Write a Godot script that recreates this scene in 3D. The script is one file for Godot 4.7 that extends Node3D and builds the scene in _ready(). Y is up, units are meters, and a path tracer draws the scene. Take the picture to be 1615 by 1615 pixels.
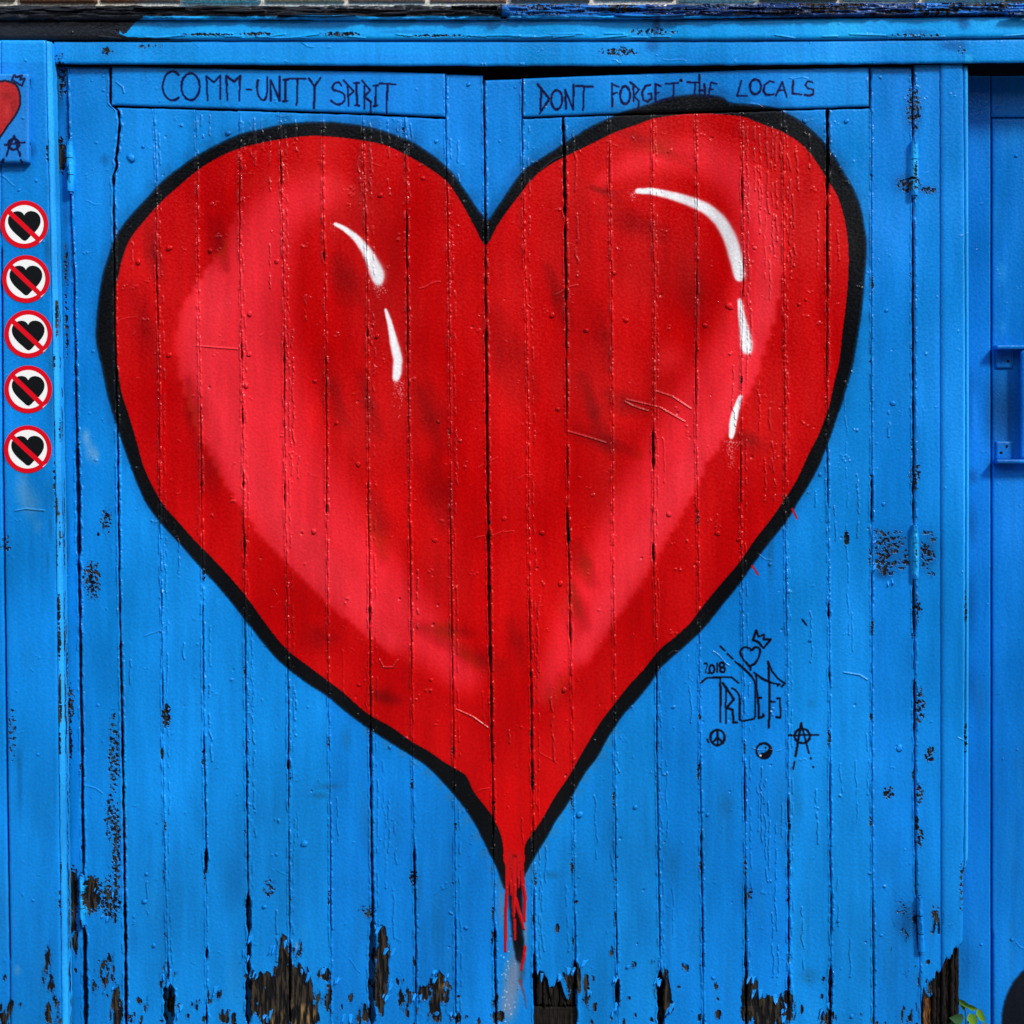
extends Node3D
# A blue plank double door with a sprayed heart. Lengths on the facade are kept in "px" (600 px = 1 m); z is towards the street.

const PX := 600.0
const MID := 807.5
const EYE := 1.43
const D := 4.0
const W := 2048
const O := 200          # facade px of the texture's origin
const ROWS := 2048

var paint: StandardMaterial3D
var dark_wood: StandardMaterial3D
var rot_wood: StandardMaterial3D
var black_void: StandardMaterial3D
var art: Image          # paint colours
var env: Image          # r: how far paint has flaked, g: how brown the wood below is
var H := PackedFloat32Array()   # relief in mm
var rng := RandomNumberGenerator.new()
var wob := FastNoiseLite.new()
var brushes := {}
var raw_or_shaded_sides := false   # boards with dark edges below the paint: bare wood, on the beam painted-in shade

# ---------------------------------------------------------------- joints between the boards: (y, x) along each, then open stretches (y0, y1, width)
var joint_line := {
	"hinge": [[60, 105], [200, 108], [330, 112], [430, 116.5], [520, 118], [600, 120], [700, 121.5], [800, 123], [900, 124.5], [1100, 127.5], [1300, 130.5], [1460, 132.5], [1660, 135]],
	"a": [[95, 174], [166, 173.5], [172, 186], [196, 189], [225, 186], [252, 182], [262, 184], [275, 178.5], [400, 180], [520, 181], [640, 184], [800, 187], [950, 188.5], [1060, 191], [1200, 193.5], [1350, 195.5], [1500, 197.6], [1660, 199.5]],
	"b": [[160, 242], [280, 246], [412, 246], [520, 249], [600, 251], [720, 251.5], [830, 252], [920, 254], [1050, 256], [1200, 256.5], [1320, 259], [1440, 261.5], [1560, 266], [1660, 268]],
	"c": [[160, 308], [330, 311], [410, 311], [540, 313], [640, 315.5], [800, 318], [950, 319.5], [1150, 321], [1300, 324], [1450, 325], [1660, 326]],
	"d": [[160, 378], [400, 377.5], [560, 381], [700, 382.5], [850, 385], [970, 386], [1100, 387.5], [1350, 390], [1450, 392], [1660, 391]],
	"e": [[160, 440], [420, 446.5], [560, 448], [700, 449], [820, 449.5], [920, 452.5], [1100, 454.5], [1350, 455.5], [1660, 458]],
	"f": [[160, 508], [350, 509], [420, 512], [600, 514], [800, 515.3], [950, 516.5], [1100, 517.6], [1300, 520.5], [1660, 522]],
	"g": [[160, 571], [270, 573], [430, 579], [700, 580], [810, 580.7], [960, 583], [1200, 584.6], [1350, 586], [1450, 588], [1520, 586], [1660, 587]],
	"h": [[160, 638], [300, 640.6], [560, 643], [700, 645], [810, 645.5], [950, 648], [1200, 650], [1300, 652], [1450, 655], [1660, 657]],
	"i": [[100, 702.5], [250, 703.5], [420, 707], [600, 709], [810, 710], [1000, 712.5], [1200, 715.5], [1350, 716.8], [1660, 719]],
	"centre": [[100, 762.6], [200, 764], [380, 765.5], [520, 766.5], [640, 767.5], [800, 769.5], [1000, 772.4], [1200, 776.5], [1300, 777.8], [1480, 780], [1660, 783]],
	"k": [[100, 823.3], [250, 823.6], [400, 826], [530, 830], [650, 832.3], [810, 832.6], [960, 835], [1100, 837.7], [1280, 840], [1400, 841.6], [1660, 844]],
	"l": [[160, 888], [300, 890.8], [420, 891.8], [520, 893], [700, 894], [810, 895], [920, 898], [1150, 902], [1350, 905], [1480, 906.6], [1660, 909]],
	"m": [[160, 959.5], [300, 961], [420, 963.5], [560, 964.4], [750, 965.5], [900, 966], [1000, 967.7], [1200, 969], [1300, 970.4], [1450, 971.6], [1660, 975]],
	"n": [[160, 1029], [350, 1028], [420, 1031], [600, 1031], [700, 1030], [870, 1030], [950, 1032.7], [1050, 1035], [1200, 1036], [1330, 1038], [1500, 1040.5], [1660, 1043]],
	"o": [[160, 1096.5], [350, 1099], [560, 1097.8], [680, 1097], [780, 1099], [980, 1101.7], [1200, 1104], [1300, 1105.6], [1480, 1108], [1660, 1109]],
	"p": [[160, 1169], [330, 1171], [420, 1172], [560, 1169], [760, 1167.5], [870, 1168], [1080, 1172], [1250, 1174.5], [1450, 1175.8], [1660, 1177]],
	"q": [[160, 1234], [420, 1235], [620, 1237.5], [790, 1237], [1000, 1240.5], [1150, 1242], [1300, 1243], [1450, 1244], [1660, 1243]],
	"r": [[160, 1305.5], [420, 1304.6], [700, 1304], [810, 1305.5], [960, 1307], [1150, 1308.5], [1350, 1309.4], [1420, 1311], [1660, 1308]],
	"s": [[90, 1371.5], [168, 1371.5], [173, 1374], [420, 1374], [800, 1374.5], [1300, 1375], [1500, 1377], [1660, 1377.5]],
	"hinge_right": [[90, 1439], [400, 1439.6], [800, 1440.6], [1250, 1442.6], [1400, 1444], [1500, 1450], [1660, 1453]],
}
var joint_open := {
	"hinge": [[60, 105, 2], [105, 405, 1.5], [410, 540, 2.5], [540, 705, 4.5], [705, 880, 9], [880, 1370, 6], [1370, 1460, 3], [1460, 1660, 9]],
	"a": [[95, 165, 3.5], [166, 300, 4.5], [300, 400, 3.5], [400, 640, 2], [640, 1000, 3], [1000, 1400, 4], [1400, 1660, 5]],
	"b": [[405, 520, 2], [930, 960, 1.6], [1060, 1120, 1.8], [1510, 1545, 3], [1550, 1630, 19]],
	"c": [[640, 800, 1.3], [745, 770, 2.5], [950, 1100, 1.8], [1150, 1340, 2.2], [1336, 1376, 6.5], [1496, 1512, 4.5], [1580, 1660, 3]],
	"d": [[250, 400, 1], [540, 566, 3], [640, 672, 3.5], [745, 770, 3], [840, 884, 3.5], [970, 1200, 2.2], [1200, 1400, 3], [1405, 1475, 8], [1475, 1540, 7], [1540, 1620, 10]],
	"e": [[240, 300, 2], [530, 640, 2], [760, 800, 2.5], [1040, 1280, 1.8], [1200, 1212, 5], [1300, 1480, 1.6], [1480, 1620, 4]],
	"f": [[398, 408, 4.5], [560, 800, 1.6], [640, 660, 2.4], [795, 808, 3.4], [1270, 1480, 1.3]],
	"g": [[330, 400, 1.4], [520, 530, 3], [750, 960, 1.6], [955, 985, 4.5], [985, 1140, 2.4], [1140, 1455, 4], [1450, 1620, 11]],
	"h": [[330, 430, 3], [430, 560, 2.6], [560, 640, 1.4], [820, 1060, 1.6], [1330, 1400, 4], [1400, 1580, 2.4]],
	"i": [[120, 420, 0.9], [800, 1020, 1.3], [1020, 1200, 1], [1440, 1660, 1.6]],
	"centre": [[100, 505, 3.2], [512, 830, 4.2], [830, 1060, 5], [1060, 1210, 3.4], [1210, 1318, 2.4], [1460, 1660, 4]],
	"k": [[130, 250, 1.6], [940, 1050, 2.2], [1050, 1190, 3], [1190, 1252, 3.6], [1290, 1340, 2], [1400, 1500, 2], [1500, 1660, 5]],
	"l": [[165, 345, 5.5], [345, 480, 4], [480, 560, 2.8], [560, 660, 2.2], [700, 760, 2.4], [800, 862, 5], [862, 960, 2.4], [960, 1020, 3], [1440, 1540, 1.6], [1510, 1620, 5]],
	"m": [[230, 300, 1.5], [1280, 1380, 1.4], [1440, 1520, 2], [1545, 1590, 8]],
	"n": [[675, 742, 4.6], [855, 890, 4.6], [1040, 1200, 2], [1200, 1500, 1.8], [1530, 1660, 13]],
	"o": [[420, 470, 1.6], [540, 640, 2], [1190, 1300, 1.4], [1300, 1420, 3.4], [1420, 1540, 2.2], [1600, 1660, 4]],
	"p": [[270, 330, 3], [400, 470, 2], [700, 800, 1.4], [1205, 1300, 3], [1390, 1440, 3.6], [1440, 1540, 3.4], [1500, 1660, 5]],
	"q": [[880, 1000, 1.2], [1255, 1300, 4], [1300, 1440, 3], [1440, 1500, 3.4], [1530, 1590, 5]],
	"r": [[165, 310, 6], [310, 470, 4], [470, 600, 2.2], [700, 800, 2], [950, 976, 4.5], [1050, 1080, 3], [1200, 1330, 2.4], [1330, 1400, 2], [1400, 1480, 3], [1522, 1660, 7]],
	"s": [[90, 168, 4], [750, 826, 3.5], [900, 960, 1.6], [1420, 1660, 2.6]],
	"hinge_right": [[90, 140, 4.5], [140, 222, 2.5], [310, 345, 2], [345, 830, 4], [915, 1005, 5], [1005, 1060, 2], [1070, 1170, 5], [1170, 1350, 2.4], [1350, 1420, 3], [1440, 1505, 5]],
}


func _ready() -> void:
	rng.seed = 71
	wob.seed = 5
	wob.frequency = 0.03
	# --- camera, sky, light
	var cam := Camera3D.new()
	cam.name = "camera"
	cam.position = Vector3(0, EYE, D)
	cam.fov = rad_to_deg(2.0 * atan(MID / PX / D))
	cam.near = 0.05
	cam.far = 200.0
	cam.current = true
	add_child(cam)
	var sky_mat := ProceduralSkyMaterial.new()
	sky_mat.sky_top_color = Color(0.80, 0.84, 0.90)
	sky_mat.sky_horizon_color = Color(0.78, 0.81, 0.85)
	sky_mat.ground_bottom_color = Color(0.34, 0.33, 0.32)
	sky_mat.ground_horizon_color = Color(0.55, 0.55, 0.55)
	sky_mat.sky_curve = 0.3
	var e := Environment.new()
	e.background_mode = Environment.BG_SKY
	e.sky = Sky.new()
	e.sky.sky_material = sky_mat
	e.tonemap_mode = Environment.TONE_MAPPER_LINEAR
	e.background_energy_multiplier = 0.75
	e.tonemap_exposure = 2.2
	e.sdfgi_enabled = true
	e.ssao_enabled = true
	e.ssil_enabled = true
	var we := WorldEnvironment.new()
	we.environment = e
	add_child(we)
	var sun := DirectionalLight3D.new()
	sun.name = "sun"
	sun.light_energy = 0.5
	sun.light_angular_distance = 10.0
	sun.light_color = Color(1.0, 0.98, 0.95)
	sun.shadow_enabled = true
	sun.look_at_from_position(Vector3(3.8, 4.6, 3.6), Vector3.ZERO)
	add_child(sun)

	# --- paint
	make_paint()
	# --- structure and things
	make_setting()
	make_facing()
	make_bricks()
	make_frame()
	make_ledge()
	make_side_panel()
	make_side_door()
	raw_or_shaded_sides = true
	make_leaf_left()
	make_leaf_right()
	raw_or_shaded_sides = false
	make_plaque()
	make_stickers()
	make_weed()


# ================================================================ small helpers
func c8(r: float, g: float, b: float, a := 1.0) -> Color:
	return Color(r / 255.0, g / 255.0, b / 255.0, a)


func vec(fx: float, fy: float, z: float) -> Vector3:
	return Vector3((fx - MID) / PX, EYE + (MID - fy) / PX, z)


func at_depth(p: float, z: float) -> float:   # where a sight line through the facade plane at p meets depth z
	return MID + (p - MID) * (D - z) / D


func lerp_list(list: Array, y: float) -> float:
	if y <= list[0][0]:
		return list[0][1]
	for i in range(1, list.size()):
		if y <= list[i][0]:
			var a: Array = list[i - 1]
			var b: Array = list[i]
			return lerpf(a[1], b[1], (y - a[0]) / maxf(b[0] - a[0], 0.001))
	return list[-1][1]


func joint_x(j: String, y: float) -> float:
	return lerp_list(joint_line[j], y)


func joint_gap(j: String, y: float) -> float:
	var g := -0.5
	for s in joint_open[j]:
		var a: float = s[0]
		var b: float = s[1]
		if y > a - 6 and y < b + 6:
			var soft := minf(14.0, (b - a) * 0.3)
			var t := clampf(minf(y - a + 3.0, b - y + 3.0) / soft, 0.0, 1.0)
			g = maxf(g, -0.5 + (float(s[2]) + 0.5) * t * (0.85 + 0.5 * wob.get_noise_2d(y * 1.7, hash(j) % 997)))
	return g


func joint_edge(j: String, y: float, side: float) -> float:
	var g := joint_gap(j, y)
	var n := wob.get_noise_2d(y * 2.2, hash(j) % 1009 + side * 50.0) * 1.1 * clampf(g / 2.5, 0.0, 1.0) + wob.get_noise_2d(y * 0.35, hash(j) % 811) * 1.2 + wob.get_noise_2d(y * 1.6, hash(j) % 511) * 0.6
	return joint_x(j, y) + n * 0.8 + side * g * 0.5


func numbered(called: String, parent: Node) -> String:
	var k := called
	var i := 0
	while parent.has_node(NodePath(k)):
		i += 1
		k = "%s_%03d" % [called, i]
	return k


func put(called: String, mesh: Mesh, mat: Material, parent: Node = self) -> MeshInstance3D:
	var o := MeshInstance3D.new()
	o.name = numbered(called, parent)
	o.mesh = mesh
	if mesh is ArrayMesh and mesh.get_surface_count() == 2:
		mesh.surface_set_material(0, mat)
		mesh.surface_set_material(1, black_void)
	else:
		o.material_override = mat
	parent.add_child(o, true)
	return o


func thing(called: String, label: String, category: String, at := Vector3.ZERO, group := "") -> Node3D:
	var o := Node3D.new()
	o.name = numbered(called, self)
	o.position = at
	add_child(o, true)
	return tag(o, label, category, group)


func tag(o: Node3D, label: String, category: String, group := "") -> Node3D:
	o.set_meta("label", label)
	o.set_meta("category", category)
	o.set_meta("kind", "thing")
	if group:
		o.set_meta("group", group)
	return o


func mesh_of(v: PackedVector3Array, n: PackedVector3Array, uv: PackedVector2Array, idx: PackedInt32Array) -> ArrayMesh:
	var a := []
	a.resize(Mesh.ARRAY_MAX)
	a[Mesh.ARRAY_VERTEX] = v
	a[Mesh.ARRAY_NORMAL] = n
	a[Mesh.ARRAY_TEX_UV] = uv
	a[Mesh.ARRAY_INDEX] = idx
	var m := ArrayMesh.new()
	m.add_surface_from_arrays(Mesh.PRIMITIVE_TRIANGLES, a)
	return m


# A board seen from the front: left and right edges are x(y), top and bottom are y(x). Rounded arrises, real sides and back.
func board(xl: Callable, xr: Callable, yt: Callable, yb: Callable, zf: float, thick: float, nu: int, nv: int, bevel := 2.0, shift := Vector2.ZERO, zfn = null, lip = null) -> ArrayMesh:
	var v := PackedVector3Array()
	var n := PackedVector3Array()
	var uv := PackedVector2Array()
	var idx := PackedInt32Array()
	var us := PackedFloat32Array()
	var vs := PackedFloat32Array()
	var ymid: float = (yt.call(0.0) + yb.call(0.0)) * 0.5
	var wide: float = absf(xr.call(ymid) - xl.call(ymid))
	var xm: float = (xr.call(ymid) + xl.call(ymid)) * 0.5
	var tall: float = absf(yb.call(xm) - yt.call(xm))
	var bu := minf(bevel / wide, 0.18)
	var bv := minf(bevel / tall, 0.18)
	var eu := bu * 2.5
	if lip != null:
		eu = 5.5 / wide
		us.append_array([0.0, 0.9 / wide, 2.0 / wide, 3.4 / wide, eu])
	else:
		us.append_array([0.0, bu, eu])
	for i in range(1, nu):
		us.append(lerpf(eu, 1.0 - eu, float(i) / nu))
	if lip != null:
		us.append_array([1.0 - eu, 1.0 - 3.4 / wide, 1.0 - 2.0 / wide, 1.0 - 0.9 / wide, 1.0])
	else:
		us.append_array([1.0 - eu, 1.0 - bu, 1.0])
	vs.append_array([0.0, bv, bv * 2.5])
	for i in range(1, nv):
		vs.append(lerpf(bv * 2.5, 1.0 - bv * 2.5, float(i) / nv))
	vs.append_array([1.0 - bv * 2.5, 1.0 - bv, 1.0])
	var cu := us.size()
	var cv := vs.size()
	var bz := bevel / PX
	for j in cv:
		for i in cu:
			var x: float = lerpf(xl.call(ymid), xr.call(ymid), us[i])
			var y: float = lerpf(yt.call(x), yb.call(x), vs[j])
			x = lerpf(xl.call(y), xr.call(y), us[i])
			var nx := 0.0
			var ny := 0.0
			var z := zf
			if zfn != null:
				z += zfn.call(x, y)
			if i == 0 or i == cu - 1:
				nx = -1.0 if i == 0 else 1.0
			elif i == 1 or i == cu - 2:
				nx = -0.35 if i == 1 else 0.35
			if j == 0 or j == cv - 1:
				ny = 1.0 if j == 0 else -1.0
			elif j == 1 or j == cv - 2:
				ny = 0.35 if j == 1 else -0.35
			if absf(nx) == 1.0 or absf(ny) == 1.0:
				z -= bz
			elif nx != 0.0 or ny != 0.0:
				z -= bz * 0.12
			if lip != null:
				var e2 := mini(i, cu - 1 - i)
				if e2 < 4:
					z += [0.75, 1.0, 0.85, 0.3][e2] * lip.call(y, -1.0 if i < cu / 2 else 1.0)
			v.append(vec(x, y, z))
			n.append(Vector3(nx, ny, 0.8 if maxf(absf(nx), absf(ny)) < 0.9 else 0.6).normalized())
			uv.append(Vector2((x + shift.x + O) / W, (y + shift.y + O) / W))
	for j in range(1, cv - 1):
		for i in range(1, cu - 1):
			var a := j * cu + i
			var t := (v[a + 1] - v[a - 1]).cross(v[a - cu] - v[a + cu])
			if t.z > 0.0:
				n[a] = t.normalized()
	for j in cv - 1:
		for i in cu - 1:
			var a := j * cu + i
			idx.append_array([a, a + 1, a + cu, a + 1, a + cu + 1, a + cu])
	# sides
	var ring := PackedInt32Array()
	for i in cu:
		ring.append(i)
	for j in range(1, cv):
		ring.append(j * cu + cu - 1)
	for i in range(cu - 2, -1, -1):
		ring.append((cv - 1) * cu + i)
	for j in range(cv - 2, 0, -1):
		ring.append(j * cu)
	var first := v.size()
	var zb := zf - thick
	var zs := zf - 0.004 if raw_or_shaded_sides else zb
	var centre := v[ring[0]].lerp(v[ring[cu + cv - 2]], 0.5)
	for k in ring.size():
		var p := v[ring[k]]
		var side := n[ring[k]]
		side.z = 0.0
		side = side.normalized()
		v.append(p)
		n.append(side)
		uv.append(uv[ring[k]])
		v.append(Vector3(p.x, p.y, zs))
		n.append(side)
		uv.append(uv[ring[k]] - Vector2(side.x, -side.y) * (p.z - zs) * PX / W)
	var m := ring.size()
	for k in m:
		var a := first + k * 2
		var b := first + ((k + 1) % m) * 2
		idx.append_array([a, a + 1, b, b, a + 1, b + 1])
	# back
	var bk := v.size()
	for k in [0, cu - 1, cv * cu - 1, (cv - 1) * cu]:
		v.append(Vector3(v[k].x, v[k].y, zb))
		n.append(Vector3(0, 0, -1))
		uv.append(uv[k])
	idx.append_array([bk, bk + 3, bk + 1, bk + 1, bk + 3, bk + 2])
	var made := mesh_of(v, n, uv, idx)
	if raw_or_shaded_sides:
		var v2 := PackedVector3Array()
		var n2 := PackedVector3Array()
		var uv2 := PackedVector2Array()
		var idx2 := PackedInt32Array()
		for k in m:
			for z in [zs, zb]:
				var q := v[first + k * 2]
				v2.append(Vector3(q.x, q.y, z))
				n2.append(n[first + k * 2])
				uv2.append(Vector2(0, 0))
			var a := k * 2
			var b := ((k + 1) % m) * 2
			idx2.append_array([a, a + 1, b, b, a + 1, b + 1])
		var arr := []
		arr.resize(Mesh.ARRAY_MAX)
		arr[Mesh.ARRAY_VERTEX] = v2
		arr[Mesh.ARRAY_NORMAL] = n2
		arr[Mesh.ARRAY_TEX_UV] = uv2
		arr[Mesh.ARRAY_INDEX] = idx2
		made.add_surface_from_arrays(Mesh.PRIMITIVE_TRIANGLES, arr)
	return made


func slab(x0: float, x1: float, y0: float, y1: float, zf: float, thick: float, bevel := 2.0, nu := 2, nv := 2, shift := Vector2.ZERO) -> ArrayMesh:
	return board(func(_y): return x0, func(_y): return x1, func(_x): return y0, func(_x): return y1, zf, thick, nu, nv, bevel, shift)


# A lathe-like dome on the facade (nail heads), painted by the same texture.
func dome(fx: float, fy: float, z: float, r: float, high: float) -> ArrayMesh:
	var v := PackedVector3Array()
	var n := PackedVector3Array()
	var uv := PackedVector2Array()
	var idx := PackedInt32Array()
	var seg := 9
	v.append(vec(fx, fy, z + high))
	n.append(Vector3(0, 0, 1))
	uv.append(Vector2((fx + O) / W, (fy + O) / W))
	var rings := [[0.55, 0.93, 0.25], [0.9, 0.55, 0.75], [1.05, -0.4, 1.0]]
	for q in rings:
		for k in seg:
			var a := TAU * k / seg
			var rr: float = r * q[0] * (1.0 + 0.18 * sin(a * 2.0 + fx) + 0.1 * sin(a * 3.0 + fy))
			var x := fx + cos(a) * rr
			var y := fy + sin(a) * rr
			v.append(vec(x, y, z + high * q[1]))
			n.append(Vector3(cos(a) * q[2], -sin(a) * q[2], 1.05 - q[2]).normalized())
			uv.append(Vector2((x + O) / W, (y + O) / W))
	for k in seg:
		var k2 := (k + 1) % seg
		idx.append_array([0, 1 + k, 1 + k2])
		for q in 2:
			var a := 1 + q * seg
			idx.append_array([a + k, a + seg + k, a + k2, a + k2, a + seg + k, a + seg + k2])
	return mesh_of(v, n, uv, idx)


# A tube through points given as (fx, fy, z, radius px), closed ends.
func tube(pts: Array, seg := 10) -> ArrayMesh:
	var v := PackedVector3Array()
	var n := PackedVector3Array()
	var uv := PackedVector2Array()
	var idx := PackedInt32Array()
	for k in pts.size():
		var p := vec(pts[k][0], pts[k][1], pts[k][2])
		var q0: Array = pts[maxi(k - 1, 0)]
		var q1: Array = pts[mini(k + 1, pts.size() - 1)]
		var dir := (vec(q1[0], q1[1], q1[2]) - vec(q0[0], q0[1], q0[2])).normalized()
		var side := dir.cross(Vector3(0, 0, 1) if absf(dir.z) < 0.8 else Vector3(0, 1, 0)).normalized()
		var up := side.cross(dir).normalized()
		for s in seg:
			var a := TAU * s / seg
			var o := side * cos(a) + up * sin(a)
			var w: Vector3 = p + o * float(pts[k][3]) / PX
			v.append(w)
			n.append(o)
			uv.append(Vector2((w.x * PX + MID + O) / W, (MID - (w.y - EYE) * PX + O) / W))
	for k in pts.size() - 1:
		for s in seg:
			var a := k * seg + s
			var b := k * seg + (s + 1) % seg
			idx.append_array([a, b, a + seg, b, b + seg, a + seg])
	for cap in [0, pts.size() - 1]:
		var f := v.size()
		var p2 := vec(pts[cap][0], pts[cap][1], pts[cap][2])
		v.append(p2)
		var o2 := (p2 - vec(pts[1 if cap == 0 else cap - 1][0], pts[1 if cap == 0 else cap - 1][1], pts[1 if cap == 0 else cap - 1][2])).normalized()
		n.append(o2)
		uv.append(Vector2((pts[cap][0] + O) / W, (pts[cap][1] + O) / W))
		for s in seg:
			v.append(v[cap * seg + s])
			n.append(o2)
			uv.append(uv[cap * seg + s])
		for s in seg:
			if cap != 0:
				idx.append_array([f, f + 1 + (s + 1) % seg, f + 1 + s])
			else:
				idx.append_array([f, f + 1 + s, f + 1 + (s + 1) % seg])
	return mesh_of(v, n, uv, idx)


# ================================================================ painting
func brush(r: float, c: Color, hard: float) -> Image:
	var key := "%.1f_%s_%.2f" % [r, c.to_html(), hard]
	if not brushes.has(key):
		var s := maxi(3, int(ceil(r * 2.0)) + 1)
		var small := mini(s, 96)
		var im := Image.create(small, small, false, Image.FORMAT_RGBA8)
		var mid := (small - 1) * 0.5
		for y in small:
			for x in small:
				var d := Vector2(x - mid, y - mid).length() / (small * 0.5)
				var t := clampf((1.0 - d) / maxf(1.0 - hard, 1.2 / r), 0.0, 1.0)
				im.set_pixel(x, y, Color(c.r, c.g, c.b, c.a * t * t * (3.0 - 2.0 * t)))
		if small != s:
			im.resize(s, s, Image.INTERPOLATE_BILINEAR)
		brushes[key] = im
	return brushes[key]


func dab(im: Image, x: float, y: float, r: float, c: Color, hard := 0.0) -> void:
	var b := brush(snappedf(maxf(r, 1.0), 0.5), c, hard)
	im.blend_rect(b, Rect2i(0, 0, b.get_width(), b.get_height()), Vector2i(roundi(x + O - b.get_width() * 0.5), roundi(y + O - b.get_height() * 0.5)))


func oval(im: Image, x: float, y: float, rx: float, ry: float, c: Color, hard := 0.0) -> void:
	var b: Image = brush(32, c, hard).duplicate()
	b.resize(maxi(2, int(rx * 2)), maxi(2, int(ry * 2)), Image.INTERPOLATE_BILINEAR)
	im.blend_rect(b, Rect2i(0, 0, b.get_width(), b.get_height()), Vector2i(roundi(x + O - rx), roundi(y + O - ry)))


# a stroke through [x, y, r]
func stroke(im: Image, pts: Array, c: Color, hard := 0.6, gap := 0.35) -> void:
	for k in pts.size() - 1:
		var a: Array = pts[k]
		var b: Array = pts[k + 1]
		var l := Vector2(b[0] - a[0], b[1] - a[1]).length()
		var steps := maxi(1, int(l / maxf(0.8, minf(a[2], b[2]) * gap)))
		for s in steps + 1:
			var t := float(s) / steps
			dab(im, lerpf(a[0], b[0], t), lerpf(a[1], b[1], t), lerpf(a[2], b[2], t), c, hard)


func curve(pts: Array, steps := 6, closed := false) -> Array:
	var out := []
	var m := pts.size()
	var last := m if closed else m - 1
	for k in last:
		var p := []
		for q in [k - 1, k, k + 1, k + 2]:
			p.append(pts[posmod(q, m)] if closed else pts[clampi(q, 0, m - 1)])
		for s in steps:
			var t := float(s) / steps
			var r := []
			for d in pts[0].size():
				r.append(0.5 * (2.0 * p[1][d] + (p[2][d] - p[0][d]) * t + (2.0 * p[0][d] - 5.0 * p[1][d] + 4.0 * p[2][d] - p[3][d]) * t * t + (3.0 * p[1][d] - p[0][d] - 3.0 * p[2][d] + p[3][d]) * t * t * t))
			out.append(r)
	if not closed:
		out.append(pts[-1])
	return out


func fill(im: Image, poly: Array, c: Color, scale := 1.0, off := float(O)) -> void:
	var ymin := INF
	var ymax := -INF
	for p in poly:
		ymin = minf(ymin, p[1])
		ymax = maxf(ymax, p[1])
	for row in range(int(floor((ymin + off) * scale)), int(ceil((ymax + off) * scale)) + 1):
		var y := (row + 0.5) / scale - off
		var cross := []
		for k in poly.size():
			var a: Array = poly[k]
			var b: Array = poly[(k + 1) % poly.size()]
			if (a[1] <= y) != (b[1] <= y):
				cross.append(a[0] + (y - a[1]) / (b[1] - a[1]) * (b[0] - a[0]))
		cross.sort()
		for k in range(0, cross.size() - 1, 2):
			var x0 := roundi((cross[k] + off) * scale)
			var x1 := roundi((cross[k + 1] + off) * scale)
			if x1 > x0:
				im.fill_rect(Rect2i(x0, row, x1 - x0, 1), c)


# polygon with edges blurred over about `soft` px
func soft_fill(im: Image, poly: Array, c: Color, soft: float) -> void:
	var s := int(W / soft)
	var small := Image.create(s, s, false, Image.FORMAT_RGBA8)
	small.fill(Color(c.r, c.g, c.b, 0))
	fill(small, poly, c, float(s) / W)
	small.resize(W, W, Image.INTERPOLATE_CUBIC)
	im.blend_rect(small, Rect2i(0, 0, W, W), Vector2i.ZERO)


func pen(lines: Array, at: Vector2, s: float, r: float, c: Color, target: Image = null) -> void:
	for l in lines:
		var pts := []
		for p in l:
			pts.append([at.x + p[0] / s, at.y + p[1] / s, r * (0.86 + 0.4 * rng.randf())])
		stroke(art if target == null else target, curve(pts, 4) if (pts.size() == 7 or pts.size() > 9) else pts, c, 0.35, 0.5)


func ring(cx: float, cy: float, rx: float, ry: float, steps := 20) -> Array:
	var out := []
	for k in steps + 1:
		out.append([cx + rx * cos(TAU * k / steps + 0.8), cy + ry * sin(TAU * k / steps + 0.8)])
	return out


# relief: a bead along a line of [x, y], `r` px wide and `high` mm
func bead(pts: Array, r: float, high: float, broken := 0.0, salt := 0) -> void:
	for k in pts.size() - 1:
		var a := Vector2(pts[k][0], pts[k][1])
		var b := Vector2(pts[k + 1][0], pts[k + 1][1])
		var steps := maxi(1, int(a.distance_to(b)))
		for s in steps:
			var p := a.lerp(b, float(s) / steps)
			var w := 1.0
			if broken > 0.0:
				w = clampf(0.5 + (wob.get_noise_2d(p.y * 1.3 + salt * 31.0, p.x * 0.05 + salt) * 2.2 + 0.5 - broken) * 2.0, 0.0, 1.0)
				if w <= 0.02:
					continue
				p.x += wob.get_noise_2d(p.y * 3.0, salt * 7.0) * 1.2
			bump_at(p.x, p.y, r, high * w, true)


func bump_at(x: float, y: float, r: float, high: float, as_max := false) -> void:
	var n := int(ceil(r))
	var cx := roundi(x + O)
	var cy := roundi(y + O)
	var fx := x + O - cx
	var fy := y + O - cy
	for dy in range(-n, n + 1):
		if cy + dy < 0 or cy + dy >= W:
			continue
		for dx in range(-n, n + 1):
			if cx + dx < 0 or cx + dx >= W:
				continue
			var q := ((dx - fx) * (dx - fx) + (dy - fy) * (dy - fy)) / (r * r)
			if q < 1.0:
				var add := high * (1.0 - q) * (1.0 - q)
				var i := (cy + dy) * W + cx + dx
				if as_max:
					H[i] = maxf(H[i], add) if high > 0.0 else minf(H[i], add)
				else:
					H[i] += add


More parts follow.
